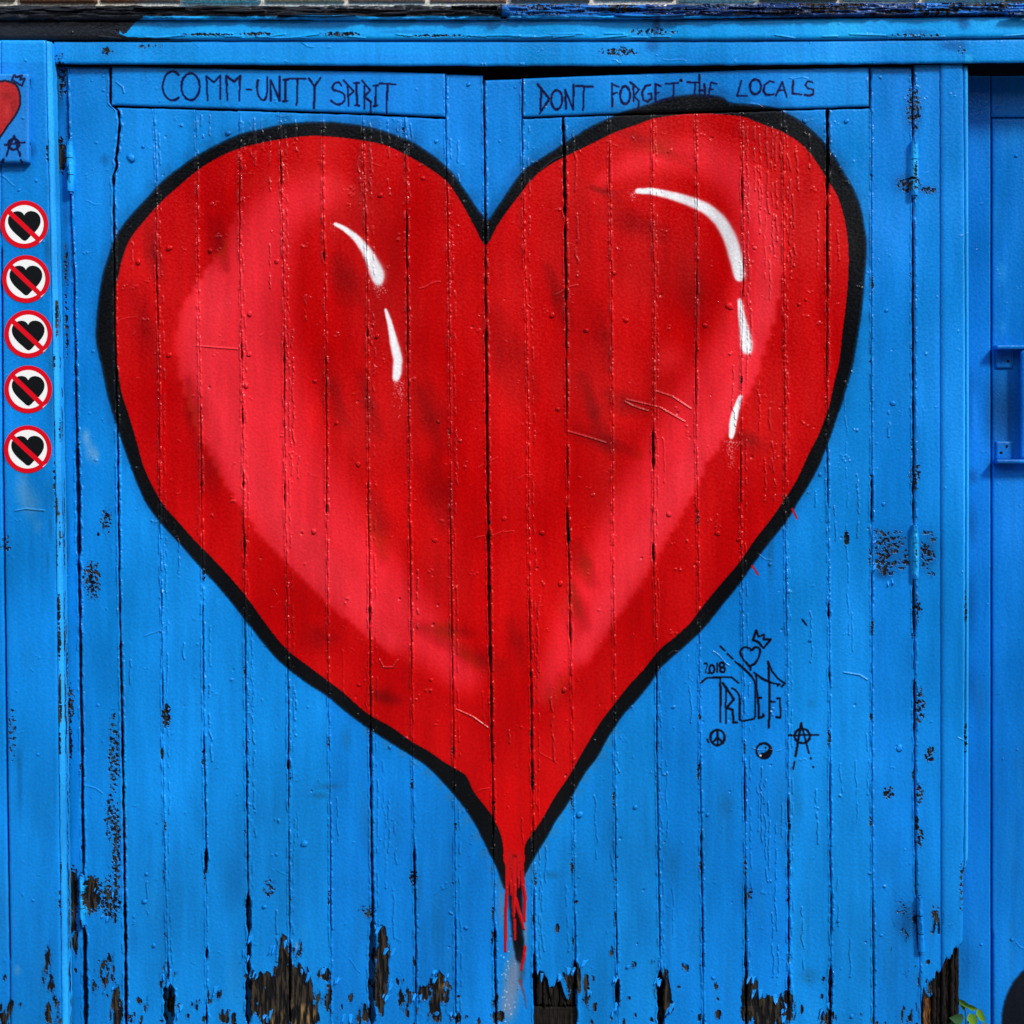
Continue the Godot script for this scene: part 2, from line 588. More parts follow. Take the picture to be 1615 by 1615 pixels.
func make_paint() -> void:
	var t0 := Time.get_ticks_msec()
	art = Image.create(W, W, false, Image.FORMAT_RGBA8)
	env = Image.create(W, W, false, Image.FORMAT_RGBA8)
	env.fill(Color.BLACK)
	H.resize(W * W)
	var blue := c8(12, 136, 228)
	art.fill(blue)
	# --- blue: coats that differ a little
	art.fill_rect(Rect2i(0, O + 26, W, 42), c8(18, 166, 252))
	art.fill_rect(Rect2i(0, O + 68, W, 40), c8(16, 150, 240))
	art.fill_rect(Rect2i(O + 1519, O + 105, 400, 1800), c8(8, 124, 216))  # shade of the side door's recess, painted as a darker blue
	for k in 260:
		var tone: Color = [c8(26, 152, 240, 0.12), c8(8, 118, 212, 0.10), c8(14, 122, 206, 0.09)][k % 3]
		oval(art, rng.randf_range(-60, 1680), rng.randf_range(100, 1660), rng.randf_range(20, 90), rng.randf_range(60, 260), tone)
	for k in 70:   # long brush marks
		oval(art, rng.randf_range(-60, 1680), rng.randf_range(100, 1660), rng.randf_range(3, 9), rng.randf_range(60, 200), c8(30, 156, 242, 0.12) if k % 2 else c8(8, 110, 202, 0.10))
	var over := Image.create(W, W, false, Image.FORMAT_RGBA8)
	var js := joint_line.keys()
	for k in js.size() - 1:
		var poly := []
		for y in range(90, 1680, 60):
			poly.append([joint_x(js[k], y), y])
		for y in range(1650, 60, -60):
			poly.append([joint_x(js[k + 1], y), y])
		fill(over, poly, [c8(30, 162, 242, 0.16), c8(6, 108, 200, 0.16), c8(16, 118, 226, 0.16), c8(10, 130, 206, 0.18)][rng.randi() % 4])
	art.blend_rect(over, Rect2i(0, 0, W, W), Vector2i.ZERO)
	for k in 120:   # dust and splashes, mostly low down
		var low := 1650.0 - absf(rng.randfn(0, 330))
		oval(art, rng.randf_range(-20, 1650), low, rng.randf_range(4, 26), rng.randf_range(20, 120), [c8(20, 84, 150, 0.16), c8(52, 110, 150, 0.13), c8(70, 170, 236, 0.12)][k % 3])
	paint_heart()
	paint_writing()
	paint_marks()
	paint_relief()
	print("strokes %d ms" % (Time.get_ticks_msec() - t0))
	compose()
	print("paint %d ms" % (Time.get_ticks_msec() - t0))


func paint_heart() -> void:
	var outer := curve([[766, 351], [735, 309], [704, 268], [660, 234], [621, 216], [582, 204], [543, 198], [504, 195.5], [452, 199], [410, 208], [377, 216], [338, 234], [299, 257], [260, 287], [234, 315], [208, 343], [187, 372], [174, 408], [165, 438], [159, 478], [156, 509], [156, 540], [164, 577], [172, 616], [179, 642], [187, 673], [200, 712], [216, 756], [234, 795], [260, 829], [286, 857], [320, 896], [351, 930], [385, 972], [426, 1024], [452, 1050], [486, 1076], [517, 1096], [546, 1120], [582, 1147], [621, 1172], [650, 1190], [676, 1208], [699, 1231], [720, 1255], [738, 1278], [754, 1304], [772, 1341], [785, 1367], [796, 1398], [806, 1402], [822, 1386], [831, 1369], [844, 1346], [860, 1320], [873, 1296], [891, 1270], [907, 1242], [922, 1216], [938, 1196], [953, 1169], [966, 1148], [982, 1125], [1003, 1102], [1024, 1076], [1039, 1053], [1063, 1031], [1089, 1008], [1112, 985], [1135, 956], [1164, 920], [1190, 883], [1211, 855], [1239, 820], [1255, 793], [1276, 759], [1291, 730], [1307, 689], [1320, 650], [1330, 616], [1341, 577], [1348, 538], [1356, 486], [1361, 426], [1363, 385], [1356, 338], [1346, 307], [1330, 278], [1317, 256], [1299, 229], [1281, 211], [1260, 194], [1237, 181], [1211, 172], [1151, 166], [1135, 157], [1099, 153], [1060, 157], [1034, 165], [1013, 172], [982, 181], [961, 190], [930, 205], [904, 221], [883, 235], [860, 250], [836, 265], [818, 284], [800, 310], [784, 334]], 5, true)
	var inner_raw := [[766, 386], [748, 356], [728, 320], [707, 289], [681, 268], [644, 246], [608, 229], [569, 221], [517, 215], [478, 215], [434, 221], [404, 227], [377, 234], [346, 247], [312, 268], [281, 294], [252, 320], [229, 346], [208, 372], [195, 400], [187, 432], [182, 460], [181, 510], [182, 556], [186, 582], [192, 621], [203, 655], [216, 699], [226, 735], [244, 774], [262, 802], [281, 823], [304, 849], [335, 881], [364, 912], [392, 946], [423, 989], [452, 1024], [488, 1052], [520, 1076], [540, 1091], [579, 1125], [616, 1146], [647, 1168], [676, 1185], [699, 1201], [716, 1211], [735, 1224], [748, 1250], [772, 1281], [785, 1304], [793, 1330], [795, 1360], [811, 1366], [827, 1361], [828, 1333], [844, 1309], [857, 1289], [875, 1257], [891, 1234], [904, 1213], [912, 1198], [930, 1167], [948, 1138], [969, 1110], [992, 1081], [1016, 1055], [1039, 1026], [1063, 1006], [1089, 982], [1110, 954], [1138, 920], [1167, 886], [1190, 852], [1218, 816], [1239, 785], [1257, 756], [1276, 715], [1291, 686], [1307, 642], [1317, 598], [1324, 569], [1328, 530], [1334, 483], [1338, 434], [1338, 390], [1333, 351], [1322, 312], [1307, 286], [1294, 265], [1278, 242], [1260, 224], [1234, 208], [1211, 199], [1190, 191], [1172, 184], [1125, 179.5], [1086, 179.5], [1034, 186], [1008, 195], [969, 209], [930, 228], [891, 247], [862, 263], [839, 282], [821, 305], [802, 330], [784, 356]]
	var inner := curve(inner_raw, 5, true)
	# overspray round the outline
	for k in range(0, outer.size(), 4):
		var y: float = outer[k][1]
		if y < 900:
			dab(art, outer[k][0], y, 30, c8(20, 40, 70, 0.10))
			dab(art, outer[k][0], y - 8, 22, c8(20, 40, 70, 0.14))
		elif y > 1150:
			dab(art, outer[k][0] - (9 if outer[k][0] < 800 else -6), y, 15, c8(120, 112, 112, 0.20))
		else:
			dab(art, outer[k][0], y, 18, c8(15, 40, 80, 0.12))
	fill(art, outer, c8(9, 12, 16))
	var rim := []
	for k in outer.size() + 1:
		var q: Array = outer[k % outer.size()]
		rim.append([q[0], q[1], 5.5 if q[1] < 650 else 3.5])
	stroke(art, rim, c8(9, 12, 16, 0.3), 0.3, 0.3)
	fill(art, inner, c8(204, 3, 6))
	# --- reds inside: painted on a copy, clipped by painting the outline again afterwards
	var red := Image.create(W, W, false, Image.FORMAT_RGBA8)
	red.fill(c8(204, 3, 6))
	for k in 120:
		var p := [rng.randf_range(190, 1330), rng.randf_range(190, 1200)]
		oval(red, p[0], p[1], rng.randf_range(30, 110), rng.randf_range(40, 130), c8(184, 18, 20, 0.16) if k % 3 else c8(212, 4, 8, 0.2))
	# middle reds
	for p in [[560, 330, 110, 90], [600, 480, 90, 150], [640, 650, 90, 150], [560, 700, 70, 140], [900, 420, 70, 150], [920, 600, 80, 160], [1010, 430, 80, 110], [1080, 420, 70, 110], [960, 780, 70, 120], [700, 900, 70, 110], [1040, 620, 60, 120]]:
		oval(red, p[0], p[1], p[2], p[3], c8(178, 22, 24, 0.42))
	# left light
	var lightc := c8(250, 48, 62, 0.25)
	for p in curve([[520, 300, 50], [450, 325, 66], [408, 380, 86], [385, 450, 108], [378, 530, 124], [394, 615, 128], [426, 700, 124], [476, 785, 116], [528, 855, 106], [582, 918, 94], [638, 975, 80], [694, 1025, 62], [738, 1070, 46]], 7):
		dab(red, p[0], p[1], p[2], lightc)
	for p in curve([[350, 470, 40], [330, 540, 46], [350, 640, 50], [385, 720, 50], [430, 790, 46], [480, 850, 42], [535, 910, 38], [590, 965, 32]], 7):
		dab(red, p[0], p[1], p[2], c8(252, 58, 72, 0.2))
	for p in curve([[380, 300, 24], [430, 275, 26], [490, 275, 28], [550, 300, 26], [580, 330, 20]], 5):
		dab(red, p[0], p[1], p[2], c8(226, 52, 52, 0.13))
	for p in curve([[330, 430, 44], [312, 490, 46], [306, 550, 48], [316, 620, 50], [340, 690, 50], [378, 762, 48], [424, 826, 46], [470, 880, 44], [520, 930, 40], [576, 980, 34], [622, 1016, 28]], 8):
		dab(red, p[0], p[1], p[2], c8(250, 52, 66, 0.24), 0.2)
	# right light
	for p in curve([[945, 285, 16], [1000, 258, 36], [1070, 242, 48], [1140, 258, 60], [1190, 320, 62], [1200, 400, 62], [1188, 480, 66], [1158, 560, 76], [1112, 640, 84], [1070, 715, 86], [1028, 785, 82], [985, 855, 76], [942, 922, 68], [908, 985, 58], [880, 1045, 46], [862, 1095, 32]], 7):
		dab(red, p[0], p[1], p[2], lightc)
	for p in curve([[1180, 300, 30], [1212, 360, 34], [1215, 430, 36], [1200, 510, 36]], 7):
		dab(red, p[0], p[1], p[2], c8(250, 62, 74, 0.2))
	for p in curve([[1215, 470, 30], [1190, 560, 34], [1160, 625, 38], [1122, 690, 40], [1082, 752, 40], [1046, 815, 40], [1012, 872, 40], [976, 932, 38], [944, 985, 34], [915, 1036, 26]], 8):
		dab(red, p[0], p[1], p[2], c8(250, 52, 66, 0.3), 0.15)
	for p in [[1055, 565, 44, 40], [1085, 760, 40, 60], [1000, 880, 40, 60]]:
		oval(red, p[0], p[1], p[2], p[3], c8(246, 52, 62, 0.4))
	# the crisp lower edges of the two lights: a margin of plain red sprayed over a mask
	var margin_l := curve([[300, 250], [362, 330], [352, 382], [314, 440], [284, 490], [275, 525], [276, 560], [290, 620], [316, 690], [352, 760], [400, 832], [444, 884], [498, 934], [556, 986], [604, 1024], [650, 1062], [720, 1105], [780, 1135], [700, 1250], [400, 1060], [150, 720], [120, 420], [180, 300]], 4, true)
	soft_fill(red, margin_l, c8(198, 4, 8, 0.86), 8.0)
	var margin_r := curve([[1150, 205], [1204, 235], [1236, 300], [1240, 390], [1230, 465], [1217, 520], [1203, 566], [1190, 606], [1172, 638], [1146, 689], [1117, 730], [1089, 790], [1065, 834], [1042, 873], [1021, 912], [992, 951], [969, 982], [946, 1024], [928, 1056], [900, 1100], [860, 1160], [960, 1180], [1200, 960], [1380, 600], [1390, 300], [1250, 170]], 4, true)
	soft_fill(red, margin_r, c8(198, 4, 8, 0.86), 8.0)
	# dark smoke
	for p in [[345, 385, 16, 46, 0.42], [312, 650, 22, 60, 0.26], [330, 740, 22, 40, 0.2], [548, 440, 26, 40, 0.34], [525, 610, 20, 70, 0.3], [600, 830, 24, 60, 0.3], [685, 660, 20, 60, 0.42], [690, 780, 24, 60, 0.38], [700, 1000, 50, 22, 0.36], [760, 1040, 40, 18, 0.3], [610, 1090, 26, 18, 0.4], [500, 1010, 30, 20, 0.26], [580, 640, 14, 60, 0.25], [880, 470, 14, 60, 0.34], [950, 530, 14, 60, 0.34], [985, 640, 40, 18, 0.34], [960, 690, 60, 18, 0.24], [918, 890, 16, 40, 0.4], [905, 960, 20, 40, 0.3], [1040, 230, 70, 16, 0.14], [955, 300, 30, 8, 0.3], [815, 1010, 14, 40, 0.3], [225, 520, 20, 80, 0.2], [1180, 700, 30, 20, 0.2], [940, 650, 16, 70, 0.22], [800, 560, 30, 80, 0.16], [880, 1090, 24, 26, 0.24], [1000, 350, 60, 24, 0.2], [1100, 470, 30, 60, 0.16], [360, 1000, 20, 10, 0.2], [240, 400, 16, 50, 0.18]]:
		for q in 5:
			var l: float = maxf(p[2], p[3])
			var thin: float = minf(p[2], p[3])
			var dir := Vector2(0.28 + rng.randf_range(-0.2, 0.2), 1.0) if p[3] > p[2] else Vector2(1.0, 0.3 + rng.randf_range(-0.25, 0.25))
			var mid := Vector2(p[0], p[1]) + dir.orthogonal() * rng.randf_range(-0.7, 0.7) * thin
			var r: float = thin * rng.randf_range(0.7, 1.25)
			stroke(red, [[mid.x - dir.x * l * 0.9, mid.y - dir.y * l * 0.9, r * 0.6], [mid.x, mid.y, r], [mid.x + dir.x * l * 0.9, mid.y + dir.y * l * 0.9, r * 0.6]], c8(104, 26, 12, 0.02 + p[4] * 0.055), 0.0, 0.5)
	# a few brighter passes of the can
	for p in [[770, 900, 20, 200], [860, 640, 16, 120], [1280, 520, 24, 140], [840, 1150, 30, 100], [800, 1250, 16, 60], [1255, 640, 26, 80], [260, 680, 16, 100]]:
		oval(red, p[0], p[1], p[2], p[3], c8(214, 2, 6, 0.42))
	for k in 2600:   # spatter of the cans
		var sx := rng.randf_range(180, 1340)
		var sy := rng.randf_range(180, 1250)
		dab(red, sx, sy, rng.randf_range(1.0, 1.6), [c8(255, 80, 86, 0.12), c8(130, 4, 8, 0.15), c8(230, 20, 26, 0.2)][k % 3], 0.2)
	# white lights
	var white := c8(250, 250, 255)
	var lights := [
		[[528, 353, 2.5], [545, 362, 4], [562, 376, 5.5], [578, 396, 8], [588, 416, 9.5], [595, 432, 11], [597, 444, 7]],
		[[608, 488, 2], [613, 504, 3.5], [618, 525, 5], [623, 548, 7], [627, 566, 7], [626, 585, 7], [624, 598, 5]],
		[[1004, 301, 4], [1030, 302, 5.5], [1060, 309, 6.5], [1090, 318, 8], [1118, 332, 9], [1138, 352, 10], [1152, 378, 10.5], [1160, 405, 10.5], [1165, 430, 9], [1166, 438, 6]],
		[[1166, 474, 3], [1169, 494, 5], [1173, 518, 7], [1177, 540, 9], [1178, 552, 8]],
		[[1168, 624, 2.5], [1162, 642, 4.5], [1157, 660, 5.5], [1155, 678, 5], [1153, 690, 3]],
	]
	for l in lights:
		var soft := []
		for p in l:
			soft.append([p[0] + 1.5, p[1], p[2] * 2.1])
			p[2] *= 1.28
		stroke(red, curve(soft, 4), Color(white, 0.07), 0.0, 0.35)
		stroke(red, curve(l, 4), Color(white, 0.6), 0.2, 0.22)
	for q in [[628, 600, 30, 9, 90], [1153, 695, 28, 9, 110], [597, 448, 14, 9, 60], [527, 352, 10, 8, 20], [998, 301, 12, 6, 40], [1166, 470, 6, 4, 12], [1180, 520, 30, 6, 40]]:
		for k in int(q[4]):
			dab(red, q[0] + rng.randfn(0, q[3] * 0.6), q[1] + absf(rng.randfn(0, q[2] * 0.7)), 1.0, Color(white, rng.randf_range(0.2, 0.7)), 0.2)
	# lay the red into the heart
	var mask := Image.create(W, W, false, Image.FORMAT_RGBA8)
	fill(mask, inner, Color.WHITE)
	art.blit_rect_mask(red, mask, Rect2i(0, 0, W, W), Vector2i.ZERO)
	for k in inner.size():   # soft seam of black and red
		if inner[k][1] < 1330:
			dab(art, inner[k][0], inner[k][1], 3.0, c8(60, 8, 10, 0.22))
	# the foot of the heart: black run, grey mist, red drips
	for p in [[806, 1560, 24, 60, 0.5], [812, 1530, 22, 50, 0.5], [800, 1590, 22, 40, 0.45], [815, 1480, 20, 60, 0.4], [790, 1430, 8, 60, 0.35], [829, 1470, 6, 50, 0.4]]:
		oval(art, p[0], p[1], p[2], p[3], c8(124, 134, 160, minf(1.0, p[4] * 1.6)))
	stroke(art, curve([[812, 1360, 16], [813, 1400, 15], [814, 1440, 13], [817, 1480, 11], [821, 1512, 9]], 5), c8(9, 12, 17, 0.6), 0.4)
	stroke(art, curve([[820, 1500, 10], [823, 1530, 9], [821, 1550, 6]], 5), c8(40, 44, 56, 0.16), 0.0)
	stroke(art, [[820, 1545, 3], [827, 1570, 2], [830, 1590, 1.5]], c8(120, 60, 70, 0.3), 0.2)
	var drip := c8(196, 16, 20)
	for l in [[[800, 1346, 4], [799.5, 1400, 3.2], [798, 1430, 3], [797, 1470, 3], [797, 1500, 2.4]], [[810.5, 1355, 5.5], [811.6, 1396, 5], [810.5, 1421, 4], [809.8, 1446, 2.4]], [[811.6, 1450, 2.8], [812.6, 1481, 1.8]], [[813, 1416, 3.4], [820, 1442, 3], [826, 1465, 2]], [[822, 1350, 4], [825, 1396, 3.4], [828, 1415, 3.4], [827, 1452, 2.2]], [[805, 1340, 3], [805, 1390, 2.4], [805.5, 1412, 1.6]], [[817, 1344, 3], [818, 1384, 2.2], [818, 1400, 1.5]], [[828, 1492, 2.2], [827, 1505, 2.6], [822, 1529, 2]], [[1249, 802, 1.5], [1257, 818, 1.6]], [[1186, 892, 1.5], [1196, 907, 1.6]]]:
		stroke(art, l, drip, 0.3)
		bead(l.slice(1), 3.0, 0.7)
	for k in 30:   # white chips in the grey mist
		oval(art, rng.randf_range(788, 814), rng.randf_range(1495, 1612), rng.randf_range(1.0, 2.4), rng.randf_range(1.0, 2.6), c8(215, 222, 236, 0.8), 0.3)


func paint_writing() -> void:
	var ink := c8(13, 13, 62, 0.95)
	pen([[[170, 120], [150, 98], [120, 98], [90, 120], [72, 170], [72, 215], [90, 255], [120, 278], [150, 275], [172, 260]], ring(247, 192, 58, 85), [[355, 278], [348, 125], [395, 165], [437, 120], [435, 272]], [[480, 278], [475, 125], [525, 160], [562, 125], [557, 282]], [[602, 208], [633, 212]],
		[[675, 150], [670, 200], [680, 250], [705, 278], [725, 265], [735, 210], [733, 130]], [[757, 280], [757, 150], [815, 280], [815, 128]], [[852, 148], [850, 285]], [[835, 148], [868, 148]], [[835, 285], [863, 283]], [[868, 140], [980, 142]], [[928, 142], [922, 312]], [[1000, 140], [1035, 190]], [[1075, 135], [1035, 190], [1033, 328]],
		[[1208, 185], [1190, 165], [1165, 170], [1150, 195], [1160, 215], [1200, 225], [1228, 250], [1222, 285], [1195, 305], [1165, 300], [1142, 280]], [[1253, 315], [1245, 190]], [[1218, 150], [1285, 222], [1247, 255]], [[1303, 170], [1305, 310]], [[1285, 170], [1318, 168]], [[1292, 310], [1320, 312]], [[1352, 335], [1352, 185]], [[1337, 152], [1390, 215], [1352, 255], [1395, 290], [1393, 358]],
		[[1425, 185], [1425, 315]], [[1410, 185], [1440, 183]], [[1412, 315], [1437, 312]], [[1450, 170], [1552, 178]], [[1500, 178], [1492, 358]]], Vector2(240, 90), 4.0375, 1.6, ink)
	pen([[[60, 115], [125, 195], [72, 275]], [[80, 135], [78, 255]], ring(165, 200, 30, 52), [[215, 250], [210, 145], [255, 255], [255, 120]], [[270, 125], [358, 130]], [[312, 128], [307, 258]], [[465, 235], [465, 110]], [[463, 115], [500, 130]], [[465, 170], [490, 160]], ring(535, 175, 27, 48), [[582, 210], [580, 130]], [[563, 105], [610, 145], [582, 180], [607, 205], [607, 248]],
		[[672, 120], [645, 125], [627, 160], [632, 200], [655, 210], [678, 195], [678, 165], [660, 170]], [[725, 125], [700, 115], [700, 215], [745, 200], [770, 195]], [[700, 165], [718, 160]], [[752, 115], [825, 108]], [[797, 112], [795, 195]], [[836, 93], [840, 97], [838, 95]], [[872, 105], [930, 105]], [[915, 105], [910, 178]], [[937, 65], [940, 185]], [[965, 115], [967, 185]], [[937, 150], [967, 148]],
		[[1032, 115], [1000, 105], [985, 185], [1010, 180]], [[990, 145], [1010, 143]], [[1165, 95], [1140, 180], [1195, 180]], ring(1240, 130, 30, 40), [[1340, 105], [1318, 98], [1290, 120], [1283, 155], [1300, 175], [1340, 170]], [[1350, 178], [1385, 105], [1410, 185]], [[1362, 150], [1400, 148]], [[1445, 98], [1440, 165], [1490, 172]], [[1548, 105], [1525, 98], [1510, 120], [1525, 138], [1553, 145], [1553, 170], [1530, 178], [1505, 172]]], Vector2(830, 100), 3.436, 1.6, ink)
	dab(art, 830 + 838 / 3.436, 100 + 95 / 3.436, 3.2, c8(16, 14, 40), 0.4)
	var black := c8(8, 10, 26, 0.95)
	var at := Vector2(1080, 970)
	var s := 6.2125
	pen([[[190, 480], [210, 470], [222, 490], [200, 560], [235, 570]], ring(265, 530, 25, 40, 14), [[318, 475], [318, 560]], ring(362, 490, 22, 25, 12), ring(370, 535, 24, 25, 12)], at, s, 1.3, black)
	pen([[[160, 660], [215, 615], [300, 612], [455, 608], [525, 665]], [[345, 620], [348, 700], [348, 1050]], [[405, 1060], [400, 880], [405, 705]], [[372, 665], [480, 825], [410, 910], [470, 930], [475, 1050], [510, 1050]],
		[[465, 715], [510, 750], [540, 830], [535, 1000], [560, 1035], [640, 1025], [685, 1005], [690, 900], [690, 700], [660, 610], [560, 510], [490, 455]], [[470, 430], [418, 380]], [[392, 350], [345, 305]],
		[[645, 515], [570, 430], [545, 370], [560, 330], [600, 315], [640, 330], [655, 345], [690, 315], [720, 320], [738, 350], [720, 420], [690, 470], [645, 500], [645, 540]], [[700, 150], [668, 245], [720, 265], [772, 325], [840, 240], [775, 240], [778, 190], [720, 212], [700, 150]],
		[[700, 580], [700, 700], [720, 850], [725, 1010], [775, 990], [765, 970]], [[720, 815], [750, 810]], [[680, 565], [760, 625], [850, 665], [930, 680], [910, 690]], [[815, 455], [825, 600], [830, 800], [825, 1100]], [[815, 455], [860, 560], [920, 630], [980, 670], [950, 700]], [[845, 850], [885, 850]], [[905, 815], [930, 815], [940, 1005], [895, 1000]],
		ring(320, 1200, 70, 75), [[320, 1130], [320, 1270]], [[320, 1200], [270, 1250]], [[320, 1200], [375, 1250]], [[215, 1215], [235, 1250]], ring(773, 1330, 73, 73), ring(1150, 1185, 75, 70), [[1085, 1380], [1140, 1060], [1215, 1355]], [[1020, 1180], [1310, 1172]], [[1075, 1435], [1060, 1510]], [[1235, 1400], [1235, 1410]], [[1260, 1486], [1260, 1494]], [[1150, 45], [1190, 97]]], at, s, 1.6, black)
	var half := []
	for p in [[800, 1258], [830, 1285], [846, 1330], [832, 1375], [800, 1400], [760, 1402], [725, 1385], [745, 1350], [780, 1345], [815, 1325], [820, 1290]]:
		half.append([at.x + p[0] / s, at.y + p[1] / s])
	fill(art, half, black)
	dab(art, at.x + 790 / s, at.y + 1300 / s, 2.2, black, 0.5)
	dab(art, at.x + 743 / s, at.y + 1375 / s, 2.0, c8(215, 230, 240), 0.5)
	# the small plaque's picture, kept in the unused foot of the texture (1545 px lower)
	var low := 1545.0
	var half_heart := [[-25, 140], [-18, 133], [0, 128.5], [11, 127.5], [25, 133], [31, 146], [32, 163], [25, 180], [11, 199.5], [0, 216], [-12, 232], [-25, 246]]
	var heart := []
	for p in half_heart:
		heart.append([p[0], p[1] + low])
	for k in range(half_heart.size() - 2, 0, -1):
		heart.append([-50.0 - half_heart[k][0], half_heart[k][1] + low])
	art.fill_rect(Rect2i(O - 120, int(O + 105 + low), 190, 165), c8(30, 128, 216))
	var hc := curve(heart, 4, true)
	fill(art, hc, c8(176, 36, 40))
	for p in [[10, 150, 14, 12, 0.4], [22, 165, 8, 22, 0.3], [-40, 170, 30, 30, 0.3]]:
		oval(art, p[0], p[1] + low, p[2], p[3], c8(120, 30, 26, p[4]))
	oval(art, 12, 175 + low, 9, 22, c8(214, 66, 60, 0.5))
	hc.append(hc[0])
	var line := []
	for p in hc:
		line.append([p[0], p[1], 1.7])
	stroke(art, line, c8(14, 16, 40), 0.4)
	pen([[[100, 185], [120, 140], [135, 165], [180, 150], [165, 185], [205, 175], [180, 235], [100, 185]], ring(115, 705, 43, 43), [[120, 635], [75, 740], [55, 800]], [[35, 825], [10, 860]], [[120, 635], [150, 760]], [[160, 770], [165, 800]], [[172, 830], [182, 852]], [[45, 710], [205, 690]]], Vector2(0, 90 + low), 5.208, 1.5, c8(12, 16, 60))


func paint_marks() -> void:
	# the black end of the upper fascia board, with a ragged diagonal edge
	var black := c8(30, 34, 42)
	var ragged := [[-200, 20], [226, 20], [228, 31], [214, 34], [209, 40], [204, 46], [199, 52], [194, 54], [190, 49], [184, 46], [187, 53], [200, 58], [240, 60], [300, 62], [300, 64], [-200, 64]]
	for p in ragged:
		p[0] = at_depth(p[0], 0.03)
		p[1] = at_depth(p[1], 0.03)
	fill(art, ragged, black)
	art.fill_rect(Rect2i(0, 0, W, O + 34), c8(27, 30, 38))
	# the ledge: black to the left, old blue flaking to black on the right
	art.fill_rect(Rect2i(O + 792, O - 20, 2000, 54), c8(24, 110, 200))
	art.fill_rect(Rect2i(O + 1016, O - 20, 420, 54), c8(18, 58, 120))
	for k in 160:
		oval(env, rng.randf_range(798, 1660), rng.randf_range(10, 32), rng.randf_range(14, 60), rng.randf_range(2, 4), Color(0.62, 0.0, 0.0, 1).lerp(Color(1, 0, 0), rng.randf() * 0.3))
	for k in 60:
		oval(art, rng.randf_range(-20, 800), rng.randf_range(14, 36), rng.randf_range(20, 60), rng.randf_range(1.5, 3.0), c8(70, 72, 76, 0.3) if k % 2 else c8(12, 14, 20, 0.5))
	for k in 40:   # white flecks left along the ledge
		oval(art, rng.randf_range(470, 800), rng.randf_range(17, 24), rng.randf_range(2, 6), rng.randf_range(1.0, 1.6), c8(200, 205, 210, 0.6), 0.3)
	for k in 14:
		oval(art, rng.randf_range(1320, 1420), rng.randf_range(14, 30), rng.randf_range(2, 8), 1.2, c8(190, 205, 225, 0.7), 0.3)
	# patches on the beam that missed the last coat
	for p in [[1034, 44, 8, 24, 0.7], [1028, 76, 16, 14, 0.4], [1060, 40, 26, 8, 0.3], [1515, 42, 14, 14, 0.5], [1500, 76, 30, 12, 0.45], [1440, 56, 40, 6, 0.3], [1180, 66, 50, 8, 0.15], [640, 56, 60, 4, 0.25]]:
		oval(art, p[0], p[1], p[2], p[3], c8(20, 66, 132, p[4]), 0.3)
	# soot in the frame round the hinges, darker patches by the side door handle and the plaque corner, grime, drips
	for p in [[1408, 872, 50, 60, 0.35], [1462, 872, 30, 54, 0.35], [1392, 905, 20, 14, 0.5], [1430, 1455, 26, 44, 0.4], [1600, 640, 44, 110, 0.6], [1600, 560, 40, 20, 0.3], [1600, 728, 40, 16, 0.35], [1440, 180, 22, 50, 0.35], [1425, 290, 30, 26, 0.3], [1462, 300, 24, 12, 0.35], [95, 160, 14, 60, 0.3], [102, 330, 10, 80, 0.22], [104, 420, 8, 60, 0.35], [165, 252, 10, 14, 0.3], [60, 246, 14, 18, 0.35], [1545, 650, 12, 60, 0.25], [1550, 828, 14, 50, 0.3], [1552, 750, 14, 20, 0.35], [1545, 960, 20, 90, 0.35], [1550, 1080, 16, 60, 0.2], [1545, 600, 24, 40, 0.2], [42, 1230, 6, 90, 0.22], [38, 1190, 10, 30, 0.16], [1530, 1400, 16, 60, 0.3], [1545, 1540, 24, 60, 0.15]]:
		oval(art, p[0], p[1], p[2], p[3], c8(14, 44, 84, p[4]))
	for p in [[520, 1240, 30, 8, 0.3], [505, 1255, 26, 7, 0.3], [546, 1165, 14, 34, 0.22], [870, 1380, 22, 10, 0.3], [1060, 1360, 20, 50, 0.16], [1145, 1270, 18, 30, 0.16], [1275, 1540, 22, 22, 0.3], [1110, 1330, 12, 60, 0.14], [1280, 1110, 10, 10, 0.2], [1215, 880, 8, 70, 0.3], [690, 1450, 16, 80, 0.16], [580, 1310, 20, 60, 0.2], [660, 1400, 12, 60, 0.2], [1400, 1360, 20, 40, 0.14], [1260, 1270, 12, 40, 0.12]]:
		oval(art, p[0], p[1], p[2], p[3], c8(40, 70, 84, p[4]))
	# light from the right painted as lighter blue on the panel's edge strip (250 px aside in the texture) and the post's moulding
	art.fill_rect(Rect2i(O - 199, O, 96, 1700), c8(36, 164, 246))
	art.fill_rect(Rect2i(O + 1518, O + 90, 12, 1300), c8(36, 168, 246))
	for k in 60:
		oval(art, rng.randf_range(-175, -140), rng.randf_range(60, 1640), rng.randf_range(2, 5), rng.randf_range(20, 80), c8(26, 130, 226, 0.4))
	for k in 90:
		var yy := 1640.0 - absf(rng.randfn(0.0, 640.0))
		oval(env, rng.randf_range(-163, -145), yy, rng.randf_range(2.0, 4.0), rng.randf_range(10, 40), Color(rng.randf_range(0.55, 0.95), 0, 0), 0.3)
	for k in 40:
		oval(art, rng.randf_range(84, 108), rng.randf_range(110, 900), rng.randf_range(3, 9), rng.randf_range(20, 70), c8(34, 66, 96, rng.randf_range(0.12, 0.35)))
	for q in [[111.5, 222, 306], [1441, 222, 312], [1442, 826, 915], [130.5, 1378, 1458]]:   # the hinge barrels are a lighter blue
		oval(art, q[0], (q[1] + q[2]) * 0.5, 9, (q[2] - q[1]) * 0.56, c8(30, 176, 250, 0.85), 0.6)
